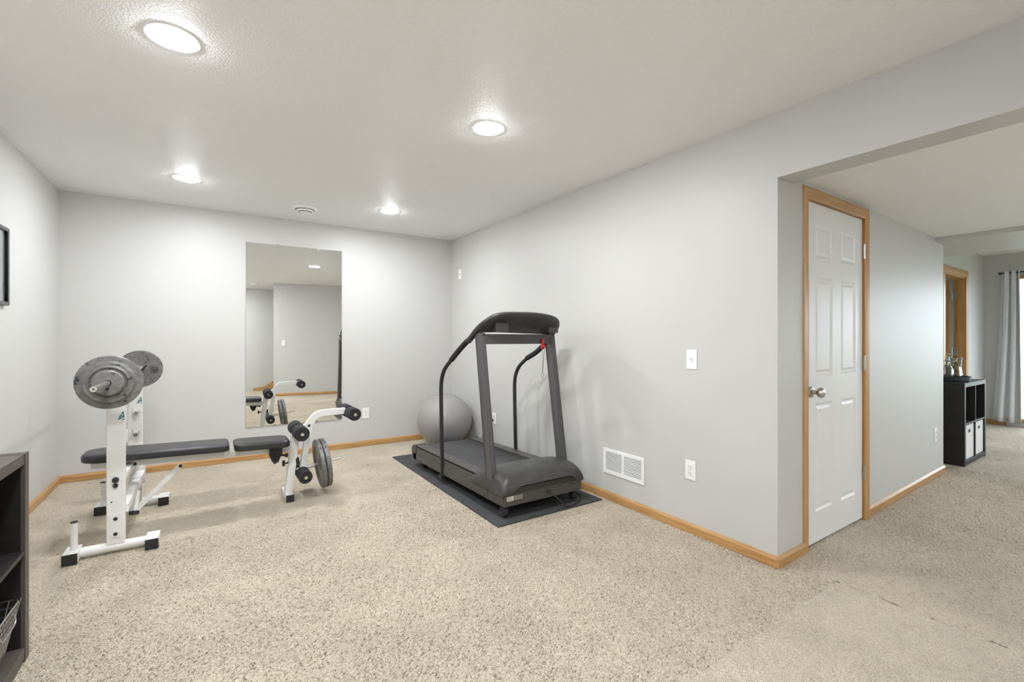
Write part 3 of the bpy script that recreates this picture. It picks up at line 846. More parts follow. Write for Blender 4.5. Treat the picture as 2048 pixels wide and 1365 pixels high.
# panel plane spanned by x and the tilt direction
b = BM()
inner = [p for p in sp if p.z > 1.25]
low = [Vector((2.285, 2.93, 1.274)), Vector((1.67, 2.93, 1.274))]
pol = inner + low
tn = Vector((0, .56, .83))
A = [b.verts.new(p + tn * .012) for p in pol]; B = [b.verts.new(p - tn * .022) for p in pol]
b.faces.new(A); b.faces.new(list(reversed(B)))
for i in range(len(pol)): b.faces.new((A[i], A[(i + 1) % len(pol)], B[(i + 1) % len(pol)], B[i]))
pn = obj('console_panel', b, M['tread_plastic'], T, angle=50)
b = BM()
add_box(b, 1.725, 1.835, 2.80, 2.90, 1.253, 1.335, .004)
obj('console_bracket', b, M['tread_frame'], T)
b = BM(); add_box(b, 2.225, 2.318, 2.82, 2.91, 1.250, 1.335, .004)
obj('console_bracket', b, M['tread_frame'], T)
b = BM(); add_box(b, 1.67, 2.29, 2.885, 2.93, 1.253, 1.268, .004); obj('console_lip', b, M['tread_plastic'], T)
for x in (1.80, 1.95, 2.09, 2.26):
    b = BM(); add_lathe(b, [(0, -.002), (.004, -.002), (.004, .002)], (x, 2.772, 1.332), (0, 1, .7), 8); obj('screw', b, M['slot'], pn)
for x in (1.645, 2.28):
    b = BM(); add_box(b, x - .016, x + .016, 2.87, 2.93, 1.225, 1.275, .003); obj('post_mount', b, M['black_metal'], T)
# wordless dust streak letters on the frame side: pale worn lettering
b = BM()
xs_ = XL - .0012
for k, (dy, hgt) in enumerate([(0, .024), (.022, .020), (.040, .026), (.058, .022), (.074, .026), (.094, .020), (.112, .024), (.130, .022)]):
    y = 4.035 - dy * 1.5
    add_box(b, xs_ , xs_ + .002, y, y + .005, .090, .090 + hgt); add_box(b, xs_ , xs_ + .002, y - .034, y + .006, .0895, .0915)
    if k % 2 == 0: add_box(b, xs_, xs_ + .002, y + .005, y + .014, .090 + hgt - .005, .090 + hgt)
    if k % 3 == 0: add_box(b, xs_, xs_ + .002, y + .005, y + .014, .090, .095)
obj('worn_lettering', b, M['label_grey'], T, 'pale worn lettering on the side rail', smooth=False)

# safety key on its string
sk = thing('safety_key', 'red safety key clip with a looped string hanging from the treadmill console', 'safety key', (2.175, 2.83, 1.20))
b = BM(); add_box(b, 2.163, 2.187, 2.828, 2.844, 1.160, 1.205, .006); add_box(b, 2.156, 2.194, 2.824, 2.842, 1.135, 1.160, .005)
add_box(b, 2.160, 2.168, 2.826, 2.836, 1.118, 1.138, .002); add_box(b, 2.182, 2.190, 2.826, 2.836, 1.122, 1.138, .002)
obj('clip', b, M['red'], sk)
b = BM()
add_tube(b, smooth_path([(2.165, 2.832, 1.12), (2.176, 2.832, 1.06), (2.170, 2.832, .99), (2.172, 2.832, .945), (2.180, 2.832, .925), (2.172, 2.832, .905), (2.158, 2.832, .912), (2.162, 2.832, .935), (2.172, 2.832, .955), (2.180, 2.832, 1.02), (2.188, 2.832, 1.12)], 5), .0014, 6)
add_tube(b, smooth_path([(2.175, 2.84, 1.20), (2.178, 2.838, 1.235), (2.185, 2.86, 1.26)], 4), .0014, 6)
obj('string', b, M['black_metal'], sk)
# power cord in front
b = BM()
add_tube(b, smooth_path([(1.985, 2.534, .130), (2.0, 2.50, .122), (2.05, 2.475, .075), (2.12, 2.478, .018), (2.22, 2.50, .0128), (2.32, 2.56, .0128), (2.375, 2.65, .0128), (2.37, 2.73, .0128), (2.30, 2.80, .0128)], 6), .0042, 8)
obj('power_cord', b, M['rubber'], T)

# ------------------------------------------------------------------ exercise ball
b = BM()
R_, F_ = .307, .955
prof = []
for i in range(33):
    a = -PI / 2 + PI * i / 32
    prof.append((R_ * math.cos(a), max(-.985 * R_, R_ * math.sin(a)) * F_ + .985 * R_ * F_))
prof[0] = (0, prof[0][1]); prof[-1] = (0, prof[-1][1])
add_lathe(b, prof, (2.225, 4.715, .001), (0, 0, 1), 64)
bo = obj('exercise_ball', b, M['ball'], angle=80)
tag(bo, 'large silver exercise ball in the back right corner', 'exercise ball')

# ------------------------------------------------------------------ weight bench
Bn = thing('weight_bench', 'white framed weight bench with black padding and barbell uprights', 'weight bench', (-.1, 3.8, 0))
YC = 3.80
def bolt(bm, c, ax, r=.011, h=.006):
    add_lathe(bm, [(0, h), (r * .7, h * .95), (r, h * .5), (r, 0)], c, ax, 14)
for yc, yf in ((3.385, 3.362), (4.215, 4.192)):
    # feet, base tube, peg
    b = BM(); add_tube(b, [(-.60, yc, .034), (-.265, yc, .034)], .026, 20)
    bt = obj('base_tube', b, M['white_metal'], Bn)
    for x in (-.609, -.265):
        b = BM(); add_box(b, x - .031, x + .031, yc - .068, yc + .068, .004, .058, .002)
        ft = obj('foot', b, M['white_metal'], Bn)
        for ye in (yc - .071, yc + .071):
            b = BM(); add_box(b, x - .031, x + .031, ye - .005, ye + .005, .002, .058, .002); obj('end_cap', b, M['rubber'], ft)
    b = BM(); add_tube(b, [(-.603, yc, .055), (-.603, yc, .205)], .0155, 18)
    pg = obj('storage_peg', b, M['white_metal'], Bn)
    b = BM(); add_tube(b, [(-.603, yc, .204), (-.603, yc, .209)], .016, 18); obj('peg_cap', b, M['rubber'], pg)
    b = BM(); add_box(b, -.468, -.388, yf, yf + .046, .050, .955, .005, seg=3)
    up = obj('upright', b, M['white_metal'], Bn)
    # cradle for the bar, open at the top
    b = BM()
    add_box(b, -.462, -.394, yf + .010, yf + .036, .948, .962, .002)
    add_box(b, -.470, -.447, yf + .010, yf + .036, .950, 1.0, .003)
    m = Matrix.Translation((-.388, yf + .023, .985)) @ Matrix.Rotation(math.radians(38), 4, 'Y')
    add_box(b, -.006, .006, -.013, .013, -.035, .035, .002, m)
    obj('bar_cradle', b, M['black_metal'], Bn)
    if yc < 3.5:
        b = BM(); add_box(b, -.453, -.402, yf - .003, yf + .001, .088, .222, .001); obj('gusset_plate', b, M['white_metal'], up)
        for xb, yb2_, zb2, r, hh in ((-.4285, yf - .003, .195, .0095, .006), (-.4285, yf - .003, .110, .0095, .006), (-.4285, yf, .380, .012, .012), (-.446, yf, .290, .004, .001)):
            b = BM(); bolt(b, (xb, yb2_, zb2), (0, -1, 0), r, hh); obj('bolt' if r > .005 else 'bolt_hole', b, M['rubber'], up)
        b = BM(); bolt(b, (-.4285, yf, .413), (0, -1, 0), .0155, .022); obj('adjuster_knob', b, M['rubber'], up)
    else:
        b = BM(); bolt(b, (-.420, yf, .215), (0, -1, 0), .010); obj('bolt', b, M['rubber'], up)
        for z in (.690, .540):
            b = BM()
            add_tube(b, [(-.421, yf, z - .012), (-.421, yf - .05, z - .012)], .014, 16)
            add_tube(b, smooth_path([(-.439, yf - .045, z + .028), (-.438, yf - .045, z), (-.428, yf - .045, z - .016), (-.414, yf - .045, z - .016), (-.404, yf - .045, z), (-.403, yf - .045, z + .012)], 4), .004, 8)
            obj('chrome_hook', b, M['chrome'], up)
    # teal decal
    b = BM()
    zt = .77 if yc < 3.5 else .765; xo = -.402
    for (px, pz, qx, qz, w_) in ((-.012, -.018, .006, .022, .004), (.006, .022, .010, -.010, .004), (-.016, -.020, .012, -.006, .005), (.004, -.024, .012, -.020, .005), (-.012, -.004, .008, -.002, .004)):
        add_bar(b, (xo + px, yf - .0006, zt + pz), (xo + qx, yf - .0006, zt + qz), w_, .001, 0, (0, 1, 0))
    obj('decal', b, M['teal'], up, 'small teal triangular logo', smooth=False)
# lower and upper cross members
b = BM(); add_bar(b, (-.40, 3.40, .235), (-.40, 4.20, .235), .048, .048, .003)
cm = obj('cross_member', b, M['white_metal'], Bn)
b = BM(); add_box(b, -.425, -.372, 3.98, 4.19, .259, .264, .001); add_box(b, -.43, -.37, 4.183, 4.191, .17, .29, .002); obj('gusset_plate', b, M['white_metal'], cm)
b = BM(); add_bar(b, (-.412, 3.40, .400), (-.412, 4.20, .400), .038, .030, .003); obj('cross_member', b, M['white_metal'], Bn)
# down tube with black open end and diagonal brace
b = BM(); add_tube(b, [(-.386, 3.81, .215), (-.388, 3.745, .100)], .023, 20); dt = obj('pivot_tube', b, M['white_metal'], Bn)
b = BM(); add_tube(b, [(-.388, 3.748, .106), (-.3885, 3.740, .091)], .0265, 20); obj('tube_cap', b, M['rubber'], dt)
b = BM(); add_bar(b, (-.375, 3.768, .112), (-.146, 3.768, .365), .008, .030, .002, (0, 0, 1)); br = obj('diagonal_brace', b, M['white_metal'], Bn)
b = BM(); bolt(b, (-.15, 3.764, .355), (0, -1, 0), .010); obj('bolt', b, M['rubber'], br)
# spine tubes under the pads
b = BM()
add_bar(b, (-.60, YC, .423), (.13, YC, .393), .045, .050, .003)
sp1 = obj('back_spine', b, M['white_metal'], Bn)
b = BM(); bolt(b, (-.388, 3.777, .400), (0, -1, 0), .010); obj('bolt', b, M['rubber'], sp1)
b = BM(); add_bar(b, (.12, YC, .395), (.535, YC, .378), .042, .046, .003); add_box(b, .095, .17, YC - .034, YC - .024, .385, .435, .002)
sp2 = obj('seat_spine', b, M['white_metal'], Bn)
for bx2, bz2 in ((.115, .418), (.145, .400)):
    b = BM(); bolt(b, (bx2, YC - .034, bz2), (0, -1, 0), .006, .004); obj('bolt', b, M['chrome'], sp2)

def pad(name, x0, x1, y0, y1, z0a, z0b, th, r_left, r_right, label=None):
    """upholstered pad : rounded outline, soft edges; z0a/z0b bottom height at x0/x1"""
    out = []
    def corner(cx, cy, r, a0):
        n = 10
        for k in range(n + 1): a = a0 + PI / 2 * k / n; out.append((cx + r * math.cos(a), cy + r * math.sin(a)))
    corner(x1 - r_right, y1 - r_right, r_right, 0); corner(x0 + r_left, y1 - r_left, r_left, PI / 2)
    corner(x0 + r_left, y0 + r_left, r_left, PI); corner(x1 - r_right, y0 + r_right, r_right, 1.5 * PI)
    cx, cy = (x0 + x1) / 2, (y0 + y1) / 2
    lv = [(0, 0, .012), (.004, .08, .002), (0, .3, -.001), (.0, .72, -.001), (.003, .86, .003), (.010, .955, .010), (.022, 1.0, .022), (.045, 1.02, .05)]
    bm = BM(); prev = None
    for _, hz, ins in lv:
        cur = []
        for x, y in out:
            dx, dy = cx - x, cy - y
            sx = 1 - 2 * ins / (x1 - x0); sy = 1 - 2 * ins / (y1 - y0)
            xx = cx - dx * sx; yy = cy - dy * sy
            z = z0a + (z0b - z0a) * (xx - x0) / (x1 - x0) + hz * th
            cur.append(bm.verts.new((xx, yy, z)))
        if prev:
            n = len(cur)
            for i in range(n): bm.faces.new((prev[i], prev[(i + 1) % n], cur[(i + 1) % n], cur[i]))
        else: first = cur
        prev = cur
    bm.faces.new(list(reversed(first))); bm.faces.new(prev)
    return obj(name, bm, M['vinyl'], Bn, label, angle=60)
pad('back_pad', -.637, .125, 3.668, 3.932, .452, .430, .052, .085, .035)
pad('seat_pad', .155, .505, 3.668, 3.932, .422, .411, .052, .04, .05)
b = BM()
for x0 in (.375,):
    add_box(b, x0, x0 + .085, YC - .06, YC - .005, .355, .415, .004)
    for k, dz in enumerate((.31, .295, .325, .30)):
        m = Matrix.Translation((x0 + .012 + k * .019, YC - .045 + .008 * (k % 2), .345)) @ Matrix.Rotation(.25 * (k - 1.5), 4, 'Y')
        add_box(b, -.010, .010, -.008, .008, -(.355 - dz), .02, .002, m)
obj('torn_padding', b, M['rubber'], Bn, 'torn black foam under the seat')
b = BM(); add_tube(b, [(.455, YC - .05, .345), (.485, YC - .06, .340)], .008, 10); add_lathe(b, [(0, 0), (.014, .002), (.016, .010), (.014, .018), (0, .020)], (.478, YC - .058, .342), (1, -.3, 0), 14)
obj('adjuster_knob', b, M['rubber'], Bn)
# front column and foot
b = BM(); add_bar(b, (.505, YC + .01, .035), (.560, YC + .01, .500), .052, .052, .004, (0, 1, 0)); fc = obj('front_column', b, M['white_metal'], Bn)
b = BM(); add_box(b, .481, .532, 3.712, 3.975, .006, .050, .003); ff = obj('foot', b, M['white_metal'], Bn)
for ye in (3.708, 3.979):
    b = BM(); add_box(b, .480, .533, ye - .006, ye + .006, .003, .051, .002); obj('end_cap', b, M['rubber'], ff)
b = BM()
add_tube(b, [(.515, YC - .0, .27), (.478, YC - .0, .27)], .006, 8)
add_lathe(b, [(0, 0), (.020, .002), (.024, .008), (.024, .016), (.012, .020), (0, .020)], (.484, YC, .27), (-1, 0, 0), 12)
obj('adjuster_knob', b, M['rubber'], Bn)
b = BM(); add_box(b, .556, .580, YC - .02, YC + .03, .25, .30, .003); obj('rubber_stop', b, M['rubber'], Bn)
# leg extension arm
b = BM(); add_bar(b, (.655, YC + .01, .545), (.607, YC + .01, .215), .042, .046, .004, (0, 1, 0)); la = obj('extension_arm', b, M['white_metal'], Bn)
b = BM()
pth = smooth_path([(.560, 0, .492), (.605, 0, .510), (.640, 0, .532), (.664, 0, .565), (.690, 0, .598), (.722, 0, .617), (.765, 0, .624), (.92, 0, .626)], 6)
A = []
for i, p in enumerate(pth):
    t = (pth[min(i + 1, len(pth) - 1)] - pth[max(i - 1, 0)]).normalized(); n = Vector((-t.z, 0, t.x))
    h = .023
    A.append([b.verts.new((q.x, YC + .01 + s, q.z)) for q, s in ((p + n * h, -.022), (p + n * h, .022), (p - n * h, .022), (p - n * h, -.022))])
for i in range(len(A) - 1):
    for k in range(4): b.faces.new((A[i][k], A[i][(k + 1) % 4], A[i + 1][(k + 1) % 4], A[i + 1][k]))
b.faces.new(A[0]); b.faces.new(list(reversed(A[-1])))
uc = obj('curved_arm', b, M['white_metal'], Bn)
b = BM(); bolt(b, (.650, YC - .012, .537), (0, -1, 0), .010, .008); obj('bolt', b, M['rubber'], uc)
# foam rollers in pairs on short axles
for x, z, r in ((.577, .503, .053), (.602, .183, .048), (.956, .613, .049)):
    b = BM(); add_tube(b, [(x, 3.625, z), (x, 3.995, z)], .009, 14); ax = obj('roller_axle', b, M['chrome'], Bn)
    for y0, y1 in ((3.640, 3.782), (3.838, 3.980)):
        b = BM(); add_lathe(b, [(0, 0), (r - .005, 0), (r, .006), (r, y1 - y0 - .006), (r - .005, y1 - y0), (0, y1 - y0)], (x, y0, z), (0, 1, 0), 36)
        obj('foam_roller', b, M['foam'], Bn)
    b = BM(); add_lathe(b, [(0, 0), (.013, .0), (.013, .008), (.009, .009)], (x, 3.626, z), (0, 1, 0), 16); obj('axle_cap', b, M['nickel'], ax)
# weight horn on the extension arm, tilted up a little
hd = Vector((math.cos(math.radians(7.5)), 0, math.sin(math.radians(7.5))))
h0 = Vector((.612, YC + .01, .214))
b = BM(); add_tube(b, [h0 - hd * .05, h0 + hd * .285], .0118, 18); hn = obj('weight_horn', b, M['chrome'], Bn)
b = BM(); add_tube(b, [h0 - hd * .02, h0 + hd * .075], .0165, 18); obj('horn_collar', b, M['chrome'], hn)

# ------------------------------------------------------------------ weight plates
def plate_profile(r, t, hole=.015, style=0):
    """solid of revolution: front side at h=-t/2 carries the steps"""
    if style == 0:      # big plate, stepped front face
        return [(hole, -t * .5), (r * .60, -t * .5), (r * .74, -t * .5), (r * .775, -t * .36), (r * .80, -t * .30), (r * .93, -t * .30), (r * .985, -t * .26), (r, -t * .1), (r, t * .3), (r * .985, t * .42), (r * .95, t * .46), (r * .6, t * .46), (hole, t * .46), (hole, -t * .5)]
    if style == 1:      # deep dished plate with a thick rim and hub
        return [(hole, -t * .42), (r * .24, -t * .42), (r * .28, -t * .12), (r * .70, -t * .12), (r * .76, -t * .40), (r * .80, -t * .5), (r * .96, -t * .5), (r, -t * .35), (r, t * .35), (r * .96, t * .5), (r * .80, t * .5), (r * .76, t * .40), (r * .70, t * .12), (r * .28, t * .12), (r * .24, t * .42), (hole, t * .42), (hole, -t * .42)]
    if style == 2:      # small plate with raised lip
        return [(hole, -t * .25), (r * .68, -t * .25), (r * .73, -t * .42), (r * .76, -t * .5), (r * .82, -t * .42), (r * .86, -t * .30), (r * .96, -t * .32), (r, -t * .15), (r, t * .4), (r * .97, t * .5), (hole, t * .5), (hole, -t * .25)]
    return [(hole, -t * .5), (r * .86, -t * .5), (r * .93, -t * .42), (r, -t * .2), (r, t * .4), (r * .96, t * .5), (hole, t * .5), (hole, -t * .5)]
def weight_plate(c, ax, r, t, style, label, group=None):
    b = BM(); add_lathe(b, plate_profile(r, t, style=style), c, ax, 72)
    o = obj('weight_plate', b, M['plate'], angle=28)
    return tag(o, label, 'weight plate', group)
BZ = .976; BX = -.425
def along(s): return h0 + hd * s
weight_plate(along(.120), hd, .190, .034, 1, 'grey iron plate on the leg extension horn, nearer the seat', 'plates on the leg extension horn')
weight_plate(along(.157), hd, .190, .034, 1, 'grey iron plate on the leg extension horn, nearer the free end', 'plates on the leg extension horn')
weight_plate((BX, 3.150, BZ), (0, 1, 0), .139, .030, 0, 'largest grey iron plate on the near end of the barbell')
weight_plate((BX, 3.124, BZ), (0, 1, 0), .104, .022, 2, 'medium grey iron plate stacked on the large one at the near barbell end')
weight_plate((BX, 3.102, BZ), (0, 1, 0), .066, .020, 3, 'smallest grey iron plate outermost on the near barbell end')
weight_plate((BX, 4.450, BZ), (0, -1, 0), .139, .030, 3, 'grey iron plate on the far end of the barbell')
fp = bpy.data.objects[-1] if False else [o for o in COL.objects if o.name.startswith('weight_plate') and o.location.y > 4.4][0]
b = BM()
mx, mz, my = BX + .085, BZ - .012, 4.4345
for (dx, dz, w_, h_) in ((0, .022, .040, .004), (0, -.022, .040, .004), (-.018, 0, .004, .044), (.018, 0, .004, .044), (-.006, .004, .004, .026), (.006, -.004, .004, .026), (0, .008, .022, .004), (0, -.008, .022, .004)):
    m = Matrix.Translation((mx, my, mz)) @ Matrix.Rotation(.15, 4, 'Y')
    add_box(b, dx - w_ / 2, dx + w_ / 2, -.0012, .001, dz - h_ / 2, dz + h_ / 2, 0, m)
obj('cast_mark', b, M['black_metal'], fp, 'dark square cast mark', smooth=False)
bb = thing('barbell', 'straight steel barbell resting on the bench uprights', 'barbell', (BX, 3.8, BZ - .0125))
b = BM(); add_tube(b, [(BX, 2.74, BZ), (BX, 4.86, BZ)], .0128, 20); obj('bar', b, M['chrome'], bb)
b = BM(); add_lathe(b, [(.0135, 0), (.024, 0), (.026, .004), (.026, .022), (.0135, .026)], (BX, 3.168, BZ), (0, 1, 0), 24); obj('collar', b, M['nickel'], bb)
b = BM(); add_lathe(b, [(.0135, 0), (.024, 0), (.026, .004), (.026, .022), (.0135, .026)], (BX, 4.406, BZ), (0, 1, 0), 24); obj('collar', b, M['nickel'], bb)
b = BM(); add_lathe(b, [(0, -.0008), (.004, -.0008), (.004, .001)], (BX, 2.74, BZ), (0, 1, 0), 14); obj('end_hole', b, M['slot'], bb)

# ------------------------------------------------------------------ cube bookcase at the left edge (2 x 2)
bc = thing('cube_bookcase', 'black-brown cube bookcase standing at the left edge of the picture', 'bookcase', (-.76, 2.08, 0))
fx, bx_ = -.564, -.955; y0, y1, zt = 1.690, 2.461, .775
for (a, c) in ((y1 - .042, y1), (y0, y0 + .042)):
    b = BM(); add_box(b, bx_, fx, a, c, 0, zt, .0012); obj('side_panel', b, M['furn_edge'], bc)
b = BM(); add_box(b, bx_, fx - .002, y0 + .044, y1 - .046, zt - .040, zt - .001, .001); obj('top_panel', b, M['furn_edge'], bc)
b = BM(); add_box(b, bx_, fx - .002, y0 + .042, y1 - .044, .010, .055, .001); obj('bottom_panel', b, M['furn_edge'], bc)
b = BM(); add_box(b, bx_, fx - .002, y0 + .042, y1 - .042, .398, .414, .001); obj('shelf', b, M['furn'], bc)
b = BM(); add_box(b, bx_, fx - .002, 2.068, 2.084, .055, .398, .001); add_box(b, bx_, fx - .002, 2.068, 2.084, .414, zt - .04, .001); obj('divider', b, M['furn'], bc)
b = BM(); add_box(b, bx_ - .004, bx_, y0, y1, 0, zt); obj('back_panel', b, M['furn'], bc)
# thin dark sheet on the end panel paints in the shade inside the cubes
b = BM(); add_box(b, bx_, fx - .012, y1 - .0445, y1 - .0420, .055, zt - .040); obj('inner_shade_sheet', b, M['furn'], bc)

# wire basket with a white towel
wk = thing('wire_basket', 'bright wire basket in the lower cube of the left bookcase', 'basket', (-.74, 2.25, .055))
b = BM()
def rect(z, g, xx0=-.905, xx1=-.574, yy0=2.105, yy1=2.412): return [(xx0 + g, yy0 + g, z), (xx1 - g, yy0 + g, z), (xx1 - g, yy1 - g, z), (xx0 + g, yy1 - g, z)]
def loop(z, g, r):
    q = [Vector(p) for p in rect(z, g)]; pts = []
    for i in range(4):
        a, c, d_ = q[i - 1], q[i], q[(i + 1) % 4]
        pts += [c + (a - c).normalized() * .03, c + (a - c).normalized() * .009 + (d_ - c).normalized() * .009, c + (d_ - c).normalized() * .03]
    add_tube(b, pts, r, 8, closed=True)
ZB, ZT = .060, .245
loop(ZT, 0, .0032)
for k in range(1, 8): z = ZT - k * (ZT - ZB) / 7; loop(z, .035 * k / 7, .002)
loop(ZB, .035, .0025)
q0 = rect(ZT, 0); q1 = rect(ZB, .035)
for s in range(4):
    a0, a1 = Vector(q0[s]), Vector(q0[(s + 1) % 4]); c0, c1 = Vector(q1[s]), Vector(q1[(s + 1) % 4])
    n = 11
    for k in range(n + 1):
        t = k / n
        add_tube(b, [a0.lerp(a1, t), c0.lerp(c1, t)], .002, 6)
for k in range(1, 11):
    t = k / 11; add_tube(b, [Vector(q1[0]).lerp(Vector(q1[1]), t), Vector(q1[3]).lerp(Vector(q1[2]), t)], .0015, 6)
obj('wire_mesh', b, M['wire'], wk)
b = BM(); add_tube(b, smooth_path([(-.575, 2.20, ZT - .03), (-.571, 2.21, ZT - .055), (-.570, 2.26, ZT - .058), (-.571, 2.34, ZT - .058), (-.575, 2.35, ZT - .03)], 5), .0028, 8); obj('handle', b, M['wire'], wk)
b = BM(); r = bmesh.ops.create_grid(b, x_segments=26, y_segments=22, size=.5)
for v in b.verts:
    x, y = v.co.x, v.co.y
    e = (1 - min(1, abs(2 * x)) ** 4) * (1 - min(1, abs(2 * y)) ** 4)
    v.co = Vector((-.745 + x * .235, 2.25 + y * .205, .068 + e * (.105 + .018 * math.sin(9 * x + 3 * y) + .012 * math.sin(17 * y))))
tw = obj('towel', b, M['towel'], angle=90); md = tw.modifiers.new('thick', 'SOLIDIFY'); md.thickness = .006
tag(tw, 'white towel folded inside the wire basket', 'towel')

# ------------------------------------------------------------------ framed picture on the left wall
pf = thing('picture_frame', 'grey framed picture on the left wall, cut by the frame edge', 'picture', (-1.03, 3.78, 1.64))
b = BM(); ya, yb_, za, zb_ = 3.53, 4.03, 1.405, 1.875; w_ = .022; d_ = .024
add_box(b, -1.0295, -1.03 + d_, yb_ - w_, yb_, za, zb_, .003); add_box(b, -1.0295, -1.03 + d_, ya, ya + w_, za, zb_, .003)
add_box(b, -1.0295, -1.03 + d_, ya + w_, yb_ - w_, zb_ - w_, zb_, .003); add_box(b, -1.0295, -1.03 + d_, ya + w_, yb_ - w_, za, za + w_, .003)
obj('frame', b, M['frame_grey'], pf)
b = BM(); add_box(b, -1.0290, -1.022, ya + w_, yb_ - w_, za + w_, zb_ - w_); obj('print', b, M['paper'], pf)
b = BM(); add_box(b, -1.0200, -1.0185, ya + w_, yb_ - w_, za + w_, zb_ - w_); obj('glazing', b, M['glass'], pf, smooth=False)

# ------------------------------------------------------------------ cube cabinet in the far room
cc = thing('cube_cabinet', 'black cube cabinet with two white bins at the end of the hall', 'cabinet', (6.30, 1.415, 0))
cx0, cx1, cy0, cy1, ct = 5.916, 6.68, 1.220, 1.61, .785
for a, c in ((cx0, cx0 + .04), (cx1 - .04, cx1)):
    b = BM(); add_box(b, a, c, cy0, cy1, 0, ct - .04, .001); obj('side_panel', b, M['furn'], cc)
b = BM(); add_box(b, cx0, cx1, cy0, cy1, ct - .04, ct, .001); obj('top_panel', b, M['furn'], cc)
b = BM(); add_box(b, cx0 + .04, cx1 - .04, cy0, cy1, .008, .05, .001); obj('bottom_panel', b, M['furn'], cc)
b = BM(); add_box(b, cx0 + .04, cx1 - .04, cy0 + .001, cy1, .388, .404, .001); obj('shelf', b, M['furn'], cc)
b = BM(); add_box(b, 6.290, 6.306, cy0 + .001, cy1, .05, .388); add_box(b, 6.290, 6.306, cy0 + .001, cy1, .404, ct - .04); obj('divider', b, M['furn'], cc)
b = BM(); add_box(b, cx0 + .04, cx1 - .04, cy1 - .006, cy1, .05, ct - .04); obj('back_panel', b, M['furn'], cc)
for x0_, x1_, lb in ((5.962, 6.284, 'white storage bin in the left lower cube of the cabinet'), (6.312, 6.634, 'white storage bin in the right lower cube of the cabinet')):
    bn = thing('storage_bin', lb, 'storage bin', ((x0_ + x1_) / 2, 1.40, .051), group='bins in the cube cabinet')
    b = BM(); add_box(b, x0_, x1_, cy0 + .012, cy1 - .02, .051, .375, .004); obj('bin_body', b, M['bin'], bn)
    b = BM(); m_ = (x0_ + x1_) / 2; add_box(b, m_ - .038, m_ + .038, cy0 + .010, cy0 + .013, .300, .330, .001); obj('handle_slot', b, M['slot'], bn)

# tray, jars and sprig on the cabinet
tr = thing('metal_tray', 'dark round metal tray with a wire handle on the cube cabinet', 'tray', (6.22, 1.42, ct + .001))
b = BM(); add_lathe(b, [(0, .0), (.170, .0), (.178, .006), (.184, .045), (.180, .046), (.172, .010), (0, .007)], (6.22, 1.42, ct + .001), (0, 0, 1), 48); obj('tray_body', b, M['tray'], tr)
b = BM(); add_tube(b, smooth_path([(6.35, 1.30, ct + .045), (6.375, 1.325, ct + .078), (6.397, 1.37, ct + .09), (6.405, 1.43, ct + .078), (6.395, 1.47, ct + .045)], 5), .0035, 8); obj('tray_handle', b, M['tray'], tr)
b = BM(); add_lathe(b, [(0, .003), (.055, .003), (.060, .01), (.058, .06), (.050, .12), (.052, .17), (.060, .225), (.056, .225), (.048, .17), (.046, .12), (.054, .06), (.055, .012), (0, .010)], (6.285, 1.37, ct + .008), (0, 0, 1), 36)
tag(obj('glass_vase', b, M['glass'], angle=60), 'tall clear glass vase on the dark tray', 'vase')
b = BM(); add_lathe(b, [(0, .003), (.040, .003), (.045, .01), (.045, .10), (.030, .13), (.030, .145), (.027, .145), (.027, .13), (.041, .10), (.041, .012), (0, .010)], (6.12, 1.385, ct + .008), (0, 0, 1), 32)
tag(obj('glass_jar', b, M['glass'], angle=60), 'small clear glass jar holding a flowering sprig on the tray', 'jar')
sg = thing('flower_sprig', 'green leafy sprig with cream blossoms in the small jar', 'plant', (6.12, 1.385, ct + .02))
b = BM(); ends = []
for k in range(9):
    a = k * 2.4; rr = .03 + .014 * (k % 4)
    e = (6.12 + rr * .9 * math.cos(a), 1.385 + rr * math.sin(a), ct + .17 + .022 * (k % 5)); ends.append(e)
    add_tube(b, smooth_path([(6.12 + .008 * math.cos(a), 1.385 + .008 * math.sin(a), ct + .022), (6.12 + .012 * math.cos(a), 1.385 + .012 * math.sin(a), ct + .12), e], 4), .0014, 5)
obj('stems', b, M['leaf'], sg)
b = BM()
for (ex, ey, ez) in ends:
    for q in range(7):
        m = Matrix.Translation((ex + random.uniform(-.025, .025), ey + random.uniform(-.02, .02), ez - random.uniform(0, .07))) @ Matrix.Rotation(random.uniform(0, 6), 4, 'Z') @ Matrix.Rotation(random.uniform(-1, 1), 4, 'X')
        add_lathe_pts = [(0, 0, 0), (.006, .010, .002), (0, .024, 0), (-.006, .010, .002)]
        vs4 = [b.verts.new(m @ Vector(p)) for p in add_lathe_pts]; b.faces.new(vs4)
o = obj('leaves', b, M['leaf'], sg); md = o.modifiers.new('thick', 'SOLIDIFY'); md.thickness = .0008
b = BM()
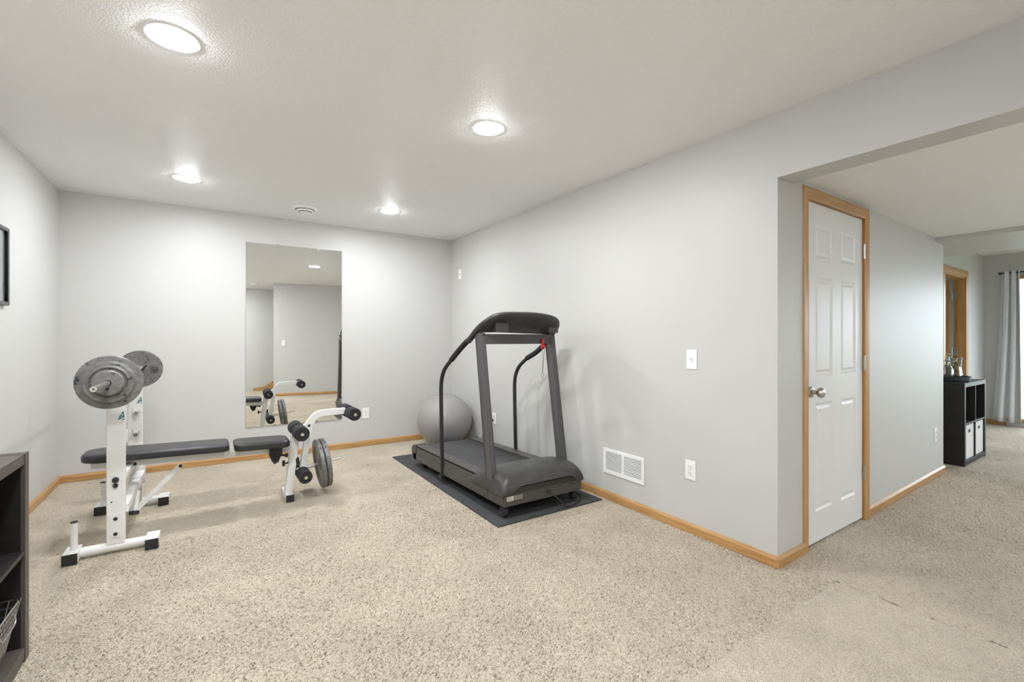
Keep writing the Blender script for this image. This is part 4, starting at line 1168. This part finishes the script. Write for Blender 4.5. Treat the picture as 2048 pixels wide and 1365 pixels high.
for (ex, ey, ez) in ends:
    for q in range(3):
        m = Matrix.Translation((ex + random.uniform(-.018, .018), ey + random.uniform(-.015, .015), ez + random.uniform(-.02, .015)))
        bmesh.ops.create_icosphere(b, subdivisions=1, radius=.007, matrix=m)
obj('blossoms', b, M['petal'], sg, 'cream blossoms')

# ------------------------------------------------------------------ curtain and rod
cu = thing('curtain', 'pale grey grommet curtain hanging to the floor at the far patio window', 'curtain', (9.19, 1.43, .05))
b = BM(); NZ = 26; NY = 90; NF = 2.6
gr = []
for i in range(NZ + 1):
    t = i / NZ; z = 2.155 - t * 2.10
    ya_, yb2 = 1.515 + .09 * t ** 1.5, 1.345 - .02 * t
    row = []
    for j in range(NY + 1):
        u = j / NY; ph = u * 2 * PI * NF + .6
        amp = .024 + .012 * t
        row.append(b.verts.new((9.19 + amp * math.sin(ph) + .006 * math.sin(3 * ph + 4 * t), ya_ + (yb2 - ya_) * u + .010 * math.sin(2 * ph), z)))
    gr.append(row)
for i in range(NZ):
    for j in range(NY): b.faces.new((gr[i][j], gr[i][j + 1], gr[i + 1][j + 1], gr[i + 1][j]))
o = obj('curtain_panel', b, M['curtain'], cu, angle=80); md = o.modifiers.new('thick', 'SOLIDIFY'); md.thickness = .0025
rd = thing('curtain_rod', 'thin dark curtain rod above the far patio window', 'curtain rod', (9.19, .4, 2.11))
b = BM(); add_tube(b, [(9.19, 1.535, 2.115), (9.19, -.85, 2.115)], .009, 14); obj('rod', b, M['rod'], rd)
for y in (1.54, -.86):
    b = BM(); add_lathe(b, [(0, -.014), (.012, -.012), (.018, 0), (.012, .012), (0, .014)], (9.19, y, 2.115), (0, 1, 0), 20); obj('finial', b, M['rod'], rd)
for y in (1.40, -.7):
    b = BM(); add_tube(b, [(9.19, y, 2.115), (9.285, y, 2.115)], .007, 10); add_lathe(b, [(0, 0), (.022, 0), (.022, -.006), (0, -.006)], (9.289, y, 2.115), (1, 0, 0), 18)
    add_lathe(b, [(.0095, -.01), (.015, -.01), (.015, .01), (.0095, .01)], (9.19, y, 2.115), (0, 1, 0), 18)
    obj('bracket', b, M['rod'], rd)
